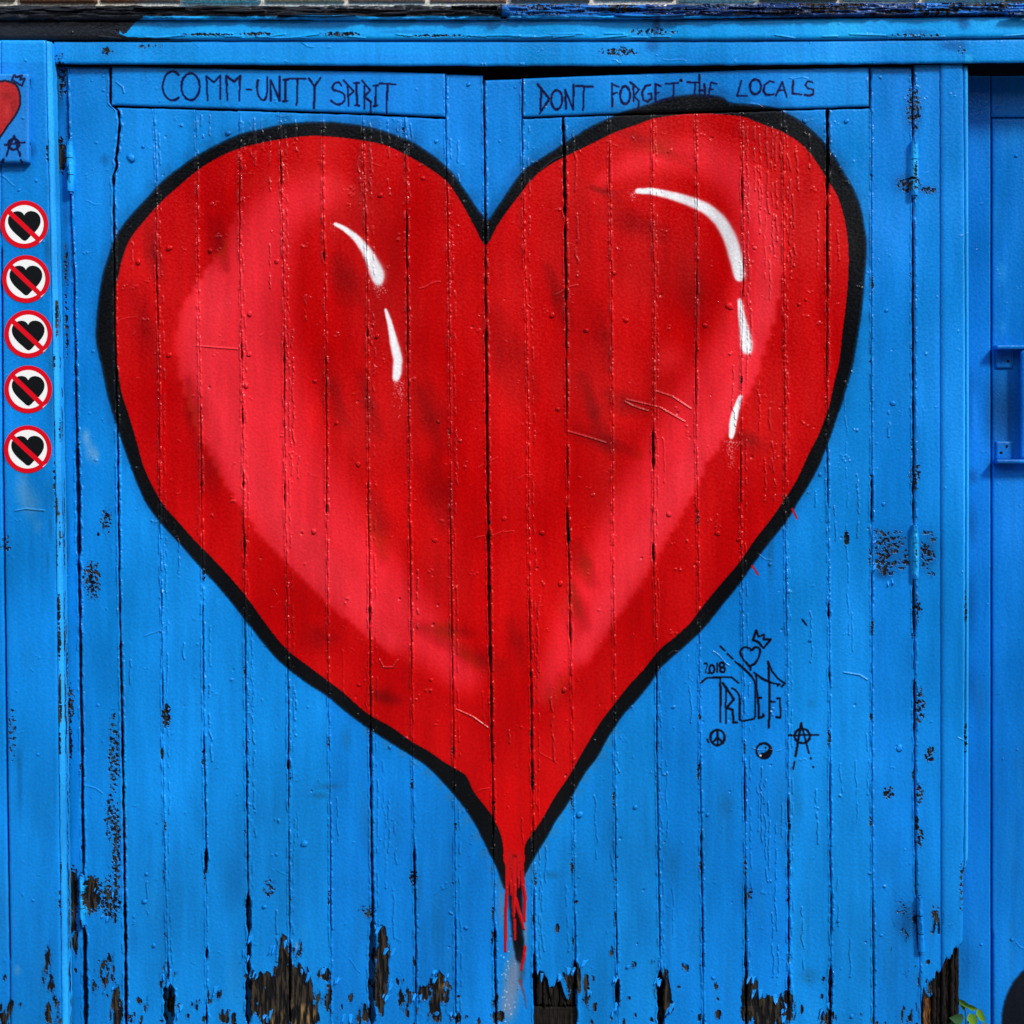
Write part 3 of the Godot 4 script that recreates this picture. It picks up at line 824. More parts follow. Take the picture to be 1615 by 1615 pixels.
	# bleached rubs on the far door
	for p in [[1600, 420, 14, 26, 0.35], [1602, 510, 8, 22, 0.3], [1590, 330, 20, 60, 0.14], [1620, 200, 30, 30, 0.12], [1600, 600, 12, 40, 0.12]]:
		oval(art, p[0], p[1], p[2], p[3], c8(70, 176, 246, p[4]))
	for p in [[136, 690, 12, 22, 0.5], [143, 712, 16, 26, 0.42], [152, 720, 10, 20, 0.4], [46, 770, 20, 50, 0.34], [60, 795, 24, 40, 0.3], [70, 830, 14, 20, 0.2], [38, 1520, 10, 14, 0.3], [468, 1492, 4, 12, 0.6]]:  # gloss reflections on the left stile and panel painted pale, plus small scuffs
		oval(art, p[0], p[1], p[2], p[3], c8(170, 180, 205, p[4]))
	# a round black patch on the next door
	var disc := []
	for k in 64:
		disc.append([at_depth(1686, -0.1) + 107 * cos(TAU * k / 64), at_depth(1612, -0.1) + 112 * sin(TAU * k / 64)])
	fill(art, disc, c8(12, 18, 30))
	var soft_rim := []
	for k in 65:
		soft_rim.append([disc[k % 64][0], disc[k % 64][1], 4.0])
	stroke(art, soft_rim, c8(12, 18, 30, 0.3), 0.0, 0.3)
	# where paint has flaked: [x, y, rx, ry, how far, brown]
	for p in [[145, 915, 18, 42, 0.47, 0], [168, 820, 12, 30, 0.4, 0], [180, 1180, 12, 90, 0.47, 0], [174, 1290, 12, 50, 0.38, 0], [184, 1340, 8, 90, 0.55, 0], [174, 1420, 20, 50, 0.56, 0], [170, 1530, 20, 50, 0.5, 0], [184, 1590, 12, 60, 0.75, 0], [150, 1560, 14, 40, 0.38, 0], [114, 1411, 12, 50, 1.0, 0], [146, 1412, 15, 38, 0.95, 0], [116, 1480, 9, 46, 0.72, 0],
		[88, 1520, 16, 60, 0.55, 0], [92, 1590, 18, 50, 0.66, 0], [103, 430, 6, 60, 0.5, 0], [110, 1110, 9, 40, 0.56, 0], [109, 1175, 7, 40, 0.75, 0], [98, 125, 12, 50, 0.55, 0], [94, 245, 12, 34, 1.0, 0], [104, 520, 4, 60, 0.5, 0], [97, 760, 5, 60, 0.6, 0], [20, 860, 12, 24, 0.45, 0], [20, 1590, 14, 40, 0.6, 0], [30, 1150, 8, 60, 0.4, 0],
		[262, 1130, 9, 24, 0.56, 0], [258, 1540, 12, 30, 0.6, 1], [340, 1572, 14, 16, 0.58, 0], [310, 1585, 12, 14, 0.5, 0], [360, 1605, 18, 16, 0.55, 0], [212, 1608, 16, 14, 0.5, 0], [233, 1585, 8, 20, 0.5, 0],
		[400, 1565, 13, 46, 0.85, 0], [415, 1545, 14, 16, 0.75, 0], [446, 1500, 10, 36, 1.0, 0], [458, 1545, 34, 36, 1.0, 0], [470, 1570, 34, 36, 1.0, 0], [455, 1603, 42, 30, 1.0, 1], [432, 1595, 26, 34, 0.95, 1], [480, 1605, 26, 26, 0.9, 1], [512, 1538, 13, 13, 1.0, 1], [515, 1575, 12, 26, 0.6, 0], [470, 1500, 14, 26, 0.45, 0], [425, 1400, 14, 24, 0.5, 0],
		[605, 1500, 12, 46, 0.95, 0], [598, 1565, 12, 46, 0.9, 0], [572, 1600, 20, 24, 0.75, 0], [640, 1580, 13, 40, 0.62, 0], [692, 1558, 18, 42, 0.98, 1], [668, 1566, 16, 16, 0.9, 0], [700, 1605, 44, 14, 0.62, 0], [652, 1385, 8, 20, 0.6, 0], [580, 1440, 20, 20, 0.4, 0],
		[870, 1566, 26, 20, 0.8, 0], [440, 1560, 44, 30, 1.0, 0], [425, 1585, 30, 26, 1.0, 0], [600, 1540, 14, 60, 0.95, 0], [690, 1580, 22, 30, 0.95, 0], [1200, 1596, 36, 26, 1.0, 0], [1180, 1570, 12, 36, 0.95, 0], [268, 1585, 12, 26, 0.9, 0], [1050, 1585, 12, 26, 0.9, 0], [905, 1545, 15, 34, 0.95, 0], [925, 1560, 10, 40, 0.8, 0], [935, 1590, 10, 14, 0.6, 0], [972, 1560, 9, 30, 0.75, 0], [966, 1500, 10, 14, 0.5, 0], [1048, 1565, 12, 40, 0.85, 0], [1185, 1560, 13, 30, 0.75, 0], [1196, 1590, 24, 32, 1.0, 0], [1222, 1598, 26, 26, 0.98, 0], [1240, 1590, 16, 30, 0.85, 0], [1303, 1605, 14, 24, 0.7, 0], [1182, 1410, 6, 16, 0.6, 0], [785, 1604, 14, 12, 0.6, 0],
		 [1445, 960, 12, 30, 0.5, 0], [1450, 1110, 10, 44, 0.5, 0], [1430, 1452, 18, 40, 0.6, 0], [1450, 1250, 8, 24, 0.42, 0], [1450, 1320, 9, 24, 0.42, 0], [1440, 170, 14, 50, 0.46, 0], [1432, 290, 26, 20, 0.45, 0], [1466, 300, 20, 8, 0.42, 0], [1442, 750, 12, 30, 0.5, 0], [1400, 1250, 12, 14, 0.45, 0], [1475, 1450, 16, 30, 0.5, 0], [1465, 1190, 10, 20, 0.5, 0],
		[1522, 960, 3, 40, 0.7, 0], [1522, 1160, 3, 40, 0.6, 0], [1470, 1560, 16, 24, 0.7, 0], [1428, 1600, 18, 20, 0.55, 0], [1335, 850, 5, 16, 0.85, 0], [1515, 1400, 6, 60, 0.4, 0],
		[172, 84, 10, 10, 0.7, 0], [235, 78, 30, 4, 0.52, 0], [190, 56, 8, 6, 0.5, 0], [975, 85, 40, 10, 0.42, 0], [1440, 62, 60, 4, 0.5, 0], [1030, 56, 50, 8, 0.46, 0], [540, 60, 40, 5, 0.55, 0], [410, 60, 30, 4, 0.66, 0], [330, 60, 60, 3, 0.6, 0], [700, 62, 80, 3, 0.5, 0], [1512, 84, 10, 8, 0.5, 0], [490, 1060, 1, 1, 0.3, 0]]:
		oval(env, p[0], p[1], p[2] * 1.25, p[3] * 1.15, Color(minf(1.0, p[4] * (1.1 if p[4] > 0.8 else 1.0)), p[5] * 0.9, 0.0), 0.3 if p[4] > 0.8 else 0.2)
	for k in 90:   # the worn band across the middle hinge, and a smaller one at the lowest
		var left := k % 3 != 0
		oval(env, rng.randf_range(1382, 1432) if left else rng.randf_range(1452, 1472), rng.randf_range(836, 906), rng.randf_range(5, 16), rng.randf_range(3, 9), Color(rng.randf_range(0.42, 0.72), 0, 0, 0.85), 0.1)
	for k in 30:
		oval(env, rng.randf_range(1380, 1400), rng.randf_range(838, 906), rng.randf_range(4, 10), rng.randf_range(4, 10), Color(rng.randf_range(0.5, 0.8), 0, 0, 0.8), 0.1)
		oval(env, rng.randf_range(1408, 1440), rng.randf_range(1420, 1466), rng.randf_range(4, 12), rng.randf_range(4, 9), Color(rng.randf_range(0.25, 0.5), 0, 0, 0.8), 0.1)
	for j in joint_line:   # chips along the joints
		var y := rng.randf_range(200, 300)
		while y < 1640:
			var heart: bool = y < 1150.0 and joint_x(j, y) > 180 and joint_x(j, y) < 1340
			if not heart or rng.randf() < 0.07:
				oval(env, joint_x(j, y) + rng.randf_range(-3, 3), y, rng.randf_range(2.5, 5), rng.randf_range(8, 26), Color(rng.randf_range(0.4, 0.64), 0, 0), 0.2)
			y += rng.randf_range(50, 190) * (0.6 if y > 1300 else 1.0)
	for k in 130:   # specks low down
		oval(env, rng.randf_range(10, 1520), 1640 - absf(rng.randfn(0, 60)), rng.randf_range(3, 12), rng.randf_range(4, 14), Color(rng.randf_range(0.36, 0.52), 0, 0), 0.2)


func paint_relief() -> void:
	# beads of paint along the joints
	var salt := 1
	for j in joint_line:
		var l: Array = joint_line[j]
		for side in [-1, 1]:
			var pts := []
			var y := 104.0 if j in ["hinge", "i", "centre", "k", "hinge_right", "a", "s"] else 192.0
			while y < 1650:
				pts.append([joint_x(j, y) + side * (joint_gap(j, y) * 0.5 + 1.8), y])
				y += 6.0
			bead(pts, 2.6, 1.1 if side > 0 else 0.7, 0.42, salt)
			salt += 1
		if j in ["d", "e", "g", "i", "k", "n", "p", "q", "b"]:   # a second bead, a few px off
			var pts2 := []
			var y2 := 200.0
			var off := rng.randf_range(5, 10)
			while y2 < 1640:
				pts2.append([joint_x(j, y2) + off + 4.0 * wob.get_noise_2d(y2 * 0.2, salt * 9.0), y2])
				y2 += 6.0
			bead(pts2, 2.2, 0.8, 0.66, salt)
			salt += 1
	# runs of old paint below the top rails and elsewhere: [x, y0, y1]
	var runs := []
	for p in [[395, 186, 250], [402, 186, 262], [412, 188, 240], [450, 190, 290], [466, 188, 240], [575, 260, 350], [583, 190, 300], [600, 192, 230], [612, 190, 250], [626, 190, 245], [630, 190, 236], [642, 190, 330], [648, 192, 240], [330, 182, 214], [318, 182, 220], [452, 400, 760], [460, 520, 700], [449, 260, 470], [382, 190, 240], [1176, 200, 460], [1190, 200, 300], [1198, 200, 330], [1208, 196, 340], [1216, 200, 420], [1222, 210, 380], [1230, 196, 260], [1205, 330, 440], [1182, 420, 560], [1196, 600, 680], [1214, 640, 740], [1220, 700, 790], [1205, 720, 790], [1244, 240, 440], [1256, 230, 300], [1200, 1210, 1330], [1206, 1230, 1390], [1212, 1260, 1390], [1195, 1200, 1310], [1222, 1300, 1540], [1218, 1440, 1540], [1335, 820, 1000], [1333, 620, 800], [1265, 1430, 1540], [1340, 1480, 1540], [1320, 1380, 1460], [604, 1200, 1400], [612, 1250, 1345], [588, 1210, 1260], [620, 1400, 1480], [853, 1380, 1500], [858, 1280, 1400], [893, 1390, 1500], [1050, 1200, 1320], [1060, 1380, 1480], [848, 940, 1060], [843, 1000, 1080], [844, 1200, 1270], [470, 1280, 1320], [396, 990, 1140], [399, 1130, 1320], [331, 980, 1050], [330, 1080, 1200], [465, 1090, 1160], [260, 860, 950], [1030, 740, 800], [1045, 690, 760], [1250, 300, 420], [870, 1100, 1200], [1350, 1200, 1300], [45, 390, 420], [60, 330, 350], [232, 1390, 1460]]:
		runs.append(p)
	for k in 60:
		var y0 := rng.randf_range(190, 1450)
		runs.append([rng.randf_range(195, 1430), y0, y0 + rng.randf_range(20, 110)])
	for r in runs:
		var pts := []
		var y: float = r[1]
		while y <= r[2]:
			pts.append([r[0] + 4.5 * wob.get_noise_2d(y * 0.6, r[0]) + 1.5 * wob.get_noise_2d(y * 2.5, r[0]) + (y - r[1]) * 0.02, y])
			y += 5.0
		bead(pts, rng.randf_range(1.7, 2.6), rng.randf_range(0.5, 1.2), 0.18, int(r[0]))
		if rng.randf() < 0.4:
			bump_at(pts[-1][0], pts[-1][1], 2.8, 0.5)
	# lumps, pimples, dents
	for k in 620:
		var bx := rng.randf_range(-30, 1700)
		var by := rng.randf_range(30, 1640)
		for q in 3:
			bump_at(bx + rng.randfn(0, 2.2), by + rng.randfn(0, 2.2), rng.randf_range(1.4, 3.0), rng.randf_range(0.12, 0.5))
	for k in 90:
		var bx := rng.randf_range(190, 1430)
		var by := rng.randf_range(190, 1500)
		for q in 4:
			bump_at(bx + rng.randfn(0, 3.0), by + rng.randfn(0, 2.4), rng.randf_range(2.0, 3.8), rng.randf_range(0.2, 0.8))
	for k in 60:
		bump_at(rng.randf_range(190, 1430), rng.randf_range(190, 1500), rng.randf_range(2.0, 4.0), -rng.randf_range(0.6, 1.4))
	for k in 46:   # scratches, hairs caught in the paint
		var x := rng.randf_range(0, 1640)
		var y3 := rng.randf_range(60, 1600)
		var a := rng.randf_range(-0.6, 0.9)
		var l := rng.randf_range(8, 46)
		var pts3 := []
		for s in 6:
			pts3.append([x + cos(a) * l * s / 5.0, y3 + sin(a) * l * s / 5.0 + 1.5 * sin(s * 1.3 + k)])
		bead(pts3, 1.6, rng.randf_range(0.25, 0.6))
	for l2 in [[[985, 633], [998, 640], [1022, 648]], [[988, 630], [1040, 642], [1080, 665]], [[1030, 615], [1060, 625], [1090, 645]], [[895, 680], [930, 690], [955, 698]], [[1330, 1060], [1355, 1064], [1368, 1072]], [[718, 1118], [745, 1130], [770, 1148]], [[310, 545], [345, 548], [375, 550]], [[598, 1040], [604, 1052], [620, 1052], [627, 1040]], [[35, 805], [50, 802], [80, 805]], [[184, 130], [194, 138], [196, 148]]]:
		bead(l2, 2.0, 0.9)
	# raised lips where flakes curl are left to the flaking itself; the beam's cracked upper arris
	for k in 30:
		var x := rng.randf_range(100, 1600)
		bead([[x, 62 + rng.randf_range(-4, 4)], [x + rng.randf_range(20, 60), 62 + rng.randf_range(-4, 4)]], 2.0, 0.9)
	for k in 26:
		var x := rng.randf_range(-20, 1600)
		bead([[x, rng.randf_range(16, 34)], [x + rng.randf_range(40, 140), rng.randf_range(16, 34)]], 2.2, -1.4)


var got := []
var src := PackedByteArray()
var flake := PackedByteArray()
var grain := PackedByteArray()
var streak := PackedByteArray()
var cloud := PackedByteArray()
var chip := PackedByteArray()
var wood := PackedByteArray()
var tongue := PackedByteArray()
const BAND := 64


func noise_bytes(freq: float, oct: int, w: int, h: int, s: int, kind := FastNoiseLite.TYPE_SIMPLEX_SMOOTH) -> PackedByteArray:
	var n := FastNoiseLite.new()
	n.seed = s
	n.noise_type = kind
	n.frequency = freq
	n.fractal_octaves = oct
	n.fractal_gain = 0.55
	var im := n.get_image(w, h)
	if w != W or h != W:
		im.resize(W, W, Image.INTERPOLATE_CUBIC)
	im.convert(Image.FORMAT_L8)
	return im.get_data()


func compose() -> void:
	src = art.get_data()
	flake = env.get_data()
	grain = noise_bytes(0.16, 3, W, W, 3)
	streak = noise_bytes(0.045, 5, W, 200, 4)
	cloud = noise_bytes(0.02, 3, 512, 256, 6)
	chip = noise_bytes(0.13, 4, W, W, 8)
	wood = noise_bytes(0.13, 5, W, 300, 9)
	tongue = noise_bytes(0.085, 5, W, 600, 12)
	var bands := ROWS / BAND
	got.resize(bands)
	var id := WorkerThreadPool.add_group_task(compose_band, bands, -1, true)
	WorkerThreadPool.wait_for_group_task_completion(id)
	var rgb := PackedByteArray()
	var hgt := PackedByteArray()
	var rgh := PackedByteArray()
	for b in bands:
		rgb.append_array(got[b][0])
		hgt.append_array(got[b][1])
		rgh.append_array(got[b][2])
	rgb.resize(W * W * 3)
	hgt.resize(W * W * 4)
	rgh.resize(W * W)
	paint = StandardMaterial3D.new()
	paint.resource_name = "door_paint"
	paint.albedo_texture = ImageTexture.create_from_image(Image.create_from_data(W, W, false, Image.FORMAT_RGB8, rgb))
	paint.roughness_texture = ImageTexture.create_from_image(Image.create_from_data(W, W, false, Image.FORMAT_L8, rgh))
	paint.roughness_texture_channel = BaseMaterial3D.TEXTURE_CHANNEL_RED
	paint.roughness = 1.0
	paint.metallic_specular = 0.34
	paint.heightmap_enabled = true
	paint.heightmap_texture = ImageTexture.create_from_image(Image.create_from_data(W, W, false, Image.FORMAT_RF, hgt))
	paint.heightmap_scale = 0.28
	got.clear()
	dark_wood = stone("dark_wood", c8(30, 27, 26), 0.02, 0.6, 1.0)
	dark_wood.uv1_scale = Vector3(9.0, 1.2, 9.0)
	rot_wood = stone("rotten_wood", c8(104, 70, 42), 0.02, 0.6, 1.0)
	rot_wood.uv1_scale = Vector3(9.0, 1.2, 9.0)
	black_void = plain("dark_inside", c8(16, 17, 20), 1.0)


func plain(called: String, c: Color, rough: float) -> StandardMaterial3D:
	var m := StandardMaterial3D.new()
	m.resource_name = called
	m.albedo_color = c
	m.roughness = rough
	m.metallic_specular = 0.2
	return m


func compose_band(b: int) -> void:
	var rgb := PackedByteArray()
	var hgt := PackedFloat32Array()
	var rgh := PackedByteArray()
	var count := BAND * W
	rgb.resize(count * 3)
	hgt.resize(count)
	rgh.resize(count)
	var start := b * count
	for k in count:
		var i := start + k
		var i4 := i * 4
		var g := grain[i] - 128
		var s := streak[i] - 128
		var c := cloud[i] - 128
		var m := 512 + (g * 3 + s * 3 + c * 6) / 14
		var r := src[i4] * m >> 9
		var gr := src[i4 + 1] * m >> 9
		var bl := src[i4 + 2] * m >> 9
		var h := H[i] + g * 0.0008 + s * 0.0009 + c * 0.004
		var rough := 76 + g / 4 + c / 3
		var e := flake[i4]
		var ch := chip[i] if i < 1640 * W else tongue[i]
		if e > 40:
			var t := e + (ch - 128) * 11 / 8 + g / 3 + c / 2
			if t > 118:
				var w := wood[i]
				var brown := flake[i4 + 1]
				var k2 := mini(256, (t - 118) * 16)
				var dim := maxi(0, w - 100) / 6
				var wr := 8 + dim
				var wg := 9 + dim
				var wb := 14 + dim
				if w > 112:
					var a := mini((w - 112) * 4, maxi(brown, 70))
					wr += a * 140 / 256
					wg += a * 104 / 256
					wb += a * 50 / 256
				r += (wr - r) * k2 >> 8
				gr += (wg - gr) * k2 >> 8
				bl += (wb - bl) * k2 >> 8
				h -= 1.1 * k2 / 256.0
				h += (w - 128) * 0.012 * k2 / 256.0
				rough += (215 - rough) * k2 >> 8
			elif t > 66:
				var k4 := (t - 66) * 2
				r += (12 - r) * k4 >> 8
				gr += (48 - gr) * k4 >> 8
				bl += (100 - bl) * k4 >> 8
				h += 0.35 * (t - 66) / 52.0
		var k3 := k * 3
		rgb[k3] = clampi(r, 0, 255)
		rgb[k3 + 1] = clampi(gr, 0, 255)
		rgb[k3 + 2] = clampi(bl, 0, 255)
		hgt[k] = h
		rgh[k] = clampi(rough, 0, 255)
	got[b] = [rgb, hgt.to_byte_array(), rgh]


# ================================================================ the place
func stone(called: String, c: Color, freq: float, spread: float, scale: float, rough := 0.95) -> StandardMaterial3D:
	var n := FastNoiseLite.new()
	n.seed = hash(called) % 1000
	n.frequency = freq
	n.fractal_octaves = 5
	var ramp := Gradient.new()
	ramp.set_color(0, c.darkened(spread))
	ramp.set_color(1, Color(minf(1, c.r * (1 + spread)), minf(1, c.g * (1 + spread)), minf(1, c.b * (1 + spread))))
	var t := NoiseTexture2D.new()
	t.width = 512
	t.height = 512
	t.seamless = true
	t.noise = n
	t.color_ramp = ramp
	var hm := NoiseTexture2D.new()
	hm.width = 512
	hm.height = 512
	hm.seamless = true
	hm.noise = n
	var m := StandardMaterial3D.new()
	m.resource_name = called
	m.albedo_texture = t
	m.roughness = rough
	m.metallic_specular = 0.25
	m.heightmap_enabled = true
	m.heightmap_texture = hm
	m.heightmap_scale = 0.35
	m.uv1_triplanar = true
	m.uv1_world_triplanar = true
	m.uv1_scale = Vector3.ONE * scale
	return m


func box(called: String, size: Vector3, at: Vector3, mat: Material, parent: Node = self) -> MeshInstance3D:
	var b := BoxMesh.new()
	b.size = size
	var o := put(called, b, mat, parent)
	o.position = at
	return o


func make_setting() -> void:
	var pave := box("pavement", Vector3(60, 0.2, 40), Vector3(0, -0.1, 10), stone("pavement_stone", c8(96, 94, 90), 0.02, 0.35, 1.2))
	pave.set_meta("kind", "structure")
	var w := thing("building_wall", "dark inner wall of the building, seen only through the gaps of the doors", "wall", Vector3(0, 0, -0.3))
	box("inner_wall", Vector3(5.2, 2.75, 0.1), Vector3(0, 1.375, -0.15), black_void, w)
	box("inner_cheek", Vector3(0.1, 2.75, 0.3), Vector3(-2.55, 1.375, 0.05), black_void, w)
	box("inner_cheek", Vector3(0.1, 2.75, 0.3), Vector3(2.55, 1.375, 0.05), black_void, w)


func make_facing() -> void:   # added unseen behind the camera, standing in for the lane's other side: it keeps the low sky off the doors
	var t := thing("added_facing_building", "unseen dark brick block added behind the viewer to keep low sky off the doors", "building", Vector3(0, 0, 9.0))
	var wall := stone("facing_brick", c8(92, 70, 60), 0.03, 0.4, 2.0)
	box("wall", Vector3(40, 5.6, 0.4), Vector3(0, 2.8, 0.2), wall, t)
	box("parapet", Vector3(40, 0.2, 0.6), Vector3(0, 5.7, 0.2), wall, t)
	var glass := plain("facing_glass", c8(40, 46, 54), 0.15)
	for k in 6:
		box("window", Vector3(1.1, 1.6, 0.06), Vector3(-12.5 + k * 5.0, 3.6, -0.035), glass, t)


func make_bricks() -> void:
	var w := thing("brick_wall", "pale mortared brick wall showing as a sliver above the ledge", "wall", vec(MID, 0, 0))
	var mortar := stone("mortar", c8(232, 220, 190), 0.03, 0.3, 6.0)
	var reds := [stone("brick_red", c8(196, 146, 104), 0.03, 0.4, 6.0), stone("brick_buff", c8(226, 200, 156), 0.03, 0.4, 6.0), stone("brick_brown", c8(158, 112, 84), 0.03, 0.4, 6.0)]
	mortar.heightmap_scale = 0.08
	for r in reds:
		r.heightmap_scale = 0.08
	var top := (8.0 + 230.0) / PX
	box("mortar", Vector3(4.4, top, 0.3), Vector3(0, top * 0.5 - 8.0 / PX, -0.16), mortar, w)
	var meshes := []
	for k in 3:
		meshes.append(slab(MID - 62.0 + k, MID + 62.0 - k, MID + EYE * PX - 19.0, MID + EYE * PX + 19.0, 0.0, 0.05, 3.0))
	for row in 5:
		for col in 18:
			var px := -300.0 + col * 130.0 + (65.0 if row % 2 else 0.0) + rng.randf_range(-2, 2)
			var b := put("brick", meshes[rng.randi() % 3], reds[rng.randi() % 3], w)
			b.position = Vector3((px - MID) / PX, (-1.0 + row * 44.0 + 19.0 + rng.randf_range(-2.5, 2.5)) / PX, rng.randf_range(-0.003, 0.006))


func make_frame() -> void:
	var f := thing("timber_surround", "blue painted timber frame with a two-board beam over the double door", "frame", vec(MID, MID + EYE * PX, 0))
	var base := -f.position
	raw_or_shaded_sides = true  # dark underside stands for the shade in the gap above the doors
	var lower := board(func(_y): return 88.0, func(_y): return 1830.0, func(x): return at_depth(64.5, 0.022) - maxf(0.0, x - 1200.0) * 0.009 + wob.get_noise_2d(x * 1.5, 3.0) * 1.0, func(x): return at_depth(100.5, 0.022) + clampf((x - 150) / 500.0, 0, 1) * 3.0 - maxf(0.0, x - 1000.0) * 0.008 + wob.get_noise_2d(x * 2.0, 9.0) * 1.2, 0.022, 0.2, 90, 4, 2.0)
	put("beam", lower, paint, f).position = base
	raw_or_shaded_sides = false
	var upper := board(func(_y): return -230.0, func(_y): return 1830.0, func(x): return at_depth(29.0, 0.03) - maxf(0.0, x - 1200.0) * 0.012 + wob.get_noise_2d(x * 1.5, 23.0) * 0.8, func(x): return at_depth(62.0, 0.03) - maxf(0.0, x - 1200.0) * 0.009 + wob.get_noise_2d(x * 1.5, 33.0) * 0.9, 0.030, 0.22, 90, 4, 2.5)
	put("fascia_board", upper, paint, f).position = base
	# left jamb, behind the panel's edge
	var jamb := board(func(y): return lerp_list([[60, 86], [200, 88], [400, 92.5], [800, 101], [1200, 106], [1660, 112]], y), func(y): return joint_edge("hinge", y, -1.0), func(_x): return 103.5, func(_x): return 1655.0, -0.004, 0.2, 5, 200, 1.5)
	put("jamb", jamb, paint, f).position = base
	# right post: a flat board and a moulded outer one, its foot rotted away
	var foot := [[1440, 1600], [1447, 1553], [1452, 1570], [1458, 1575], [1463, 1572], [1468, 1566], [1470, 1537], [1474, 1530], [1477, 1534], [1481, 1534], [1486, 1521], [1491, 1509], [1494, 1513], [1498, 1512], [1499, 1505], [1503, 1506], [1504, 1497], [1509, 1492], [1512, 1495], [1516, 1488], [1522, 1484]]
	var zig := func(x): return lerp_list(foot, x) + 4.0 * wob.get_noise_2d(x * 14.0, 5.0)
	var p1 := board(func(y): return joint_edge("hinge_right", y, 1.0), func(y): return 1484.0 + y * 0.0015 + wob.get_noise_2d(y * 1.5, 77.0) * 0.8 - 0.4, func(_x): return 86.0, zig, 0.004, 0.2, 16, 200, 2.0)
	put("post", p1, paint, f).position = base
	var p2 := board(func(y): return 1482.0 + y * 0.0015 + wob.get_noise_2d(y * 1.5, 77.0) * 0.8, func(y): return 1517.0 + 5.0 * sin(clampf(y / 1500.0, 0, 1) * PI) * 0.8 + wob.get_noise_2d(y, 87.0) * 0.7, func(_x): return 86.0, zig, 0.010, 0.2, 12, 200, 2.5)
	put("post_facing", p2, paint, f).position = base
	var edge_foot := func(x): return 1380.0 - (x - 1517.0) * 3.4 + 4.0 * sin(x * 2.0)
	var p3 := board(func(y): return 1517.6 + 5.0 * sin(clampf(y / 1500.0, 0, 1) * PI) * 0.8 + wob.get_noise_2d(y, 87.0) * 0.7, func(y): return 1526.0 + 2.0 * sin(clampf(y / 1500.0, 0, 1) * PI), func(_x): return 102.0, edge_foot, 0.006, 0.2, 3, 160, 4.0)
	put("post_moulding", p3, paint, f).position = base
	# rotten core behind the broken foot
	var rots := [[1441, 1450, 1520, 0.000], [1449, 1456, 1500, -0.006], [1456, 1464, 1510, 0.000], [1464, 1471, 1500, -0.010], [1471, 1478, 1490, -0.003], [1478, 1486, 1480, -0.009], [1486, 1493, 1480, -0.002], [1493, 1500, 1470, -0.012], [1500, 1507, 1470, -0.004], [1507, 1515, 1462, -0.008]]
	for k in rots.size():
		var q: Array = rots[k]
		var b := board(func(y): return q[0] + 1.6 * wob.get_noise_2d(y * 4.0, k * 13.0), func(y): return q[1] - 0.8 + 1.6 * wob.get_noise_2d(y * 4.0, k * 13.0 + 5.0), func(_x): return float(q[2]), func(x): return 1640.0 + 8.0 * wob.get_noise_2d(x * 9.0, k), float(q[3]), 0.02, 3, 40, 1.5, Vector2.ZERO, func(x, y): return 0.004 * wob.get_noise_2d(x * 6.0, y * 1.4))
		put("splinter", b, rot_wood if k in [2, 3] else dark_wood, f).position = base


func make_ledge() -> void:
	var t := thing("timber_ledge", "weathered ledge of cracked black and blue paint running above the fascia", "ledge", vec(MID, 20, 0.03))
	var base := -t.position
	for q in [[-230.0, 790.0, 0.0], [799.0, 1830.0, -4.0]]:
		var top := func(x): return 17.0 + q[2] * 0.6 + wob.get_noise_2d(x * 0.8, 44.0 + q[2]) * 2.5 - (2.0 if q[2] < 0 and x > 1200 else 0.0)
		var low := func(x): return 38.5 + (0.0 if q[2] == 0.0 else -maxf(0.0, x - 1050.0) * 0.017 - 1.0) + wob.get_noise_2d(x * 2.5, 54.0) * 0.9
		var m := board(func(_y): return q[0], func(_y): return q[1], top, low, 0.044, 0.2, 260, 8, 2.0, Vector2.ZERO, func(x, y): return 0.010 * wob.get_noise_2d(x * 0.5, y * 9.0) - 0.004 * maxf(0.0, 22.0 - y) / 10.0)
		put("ledge_board", m, paint, t).position = base
	# the knot of old sealant where the two boards meet
	var knot := dome(793, 25, 0.042, 10, 0.022)
	put("joint_lump", knot, paint, t).position = base
	# slivers lifting off
	for k in 14:
		var x0 := rng.randf_range(-20, 1600)
		var y0 := rng.randf_range(19, 34)
		var l := rng.randf_range(30, 110)
		var m := board(func(_y): return x0, func(_y): return x0 + l, func(x): return y0 + sin((x - x0) / l * PI) * -1.6, func(x): return y0 + 0.6 + sin((x - x0) / l * PI) * 1.8, 0.052, 0.012, 10, 1, 0.5)
		put("sliver", m, paint, t).position = base


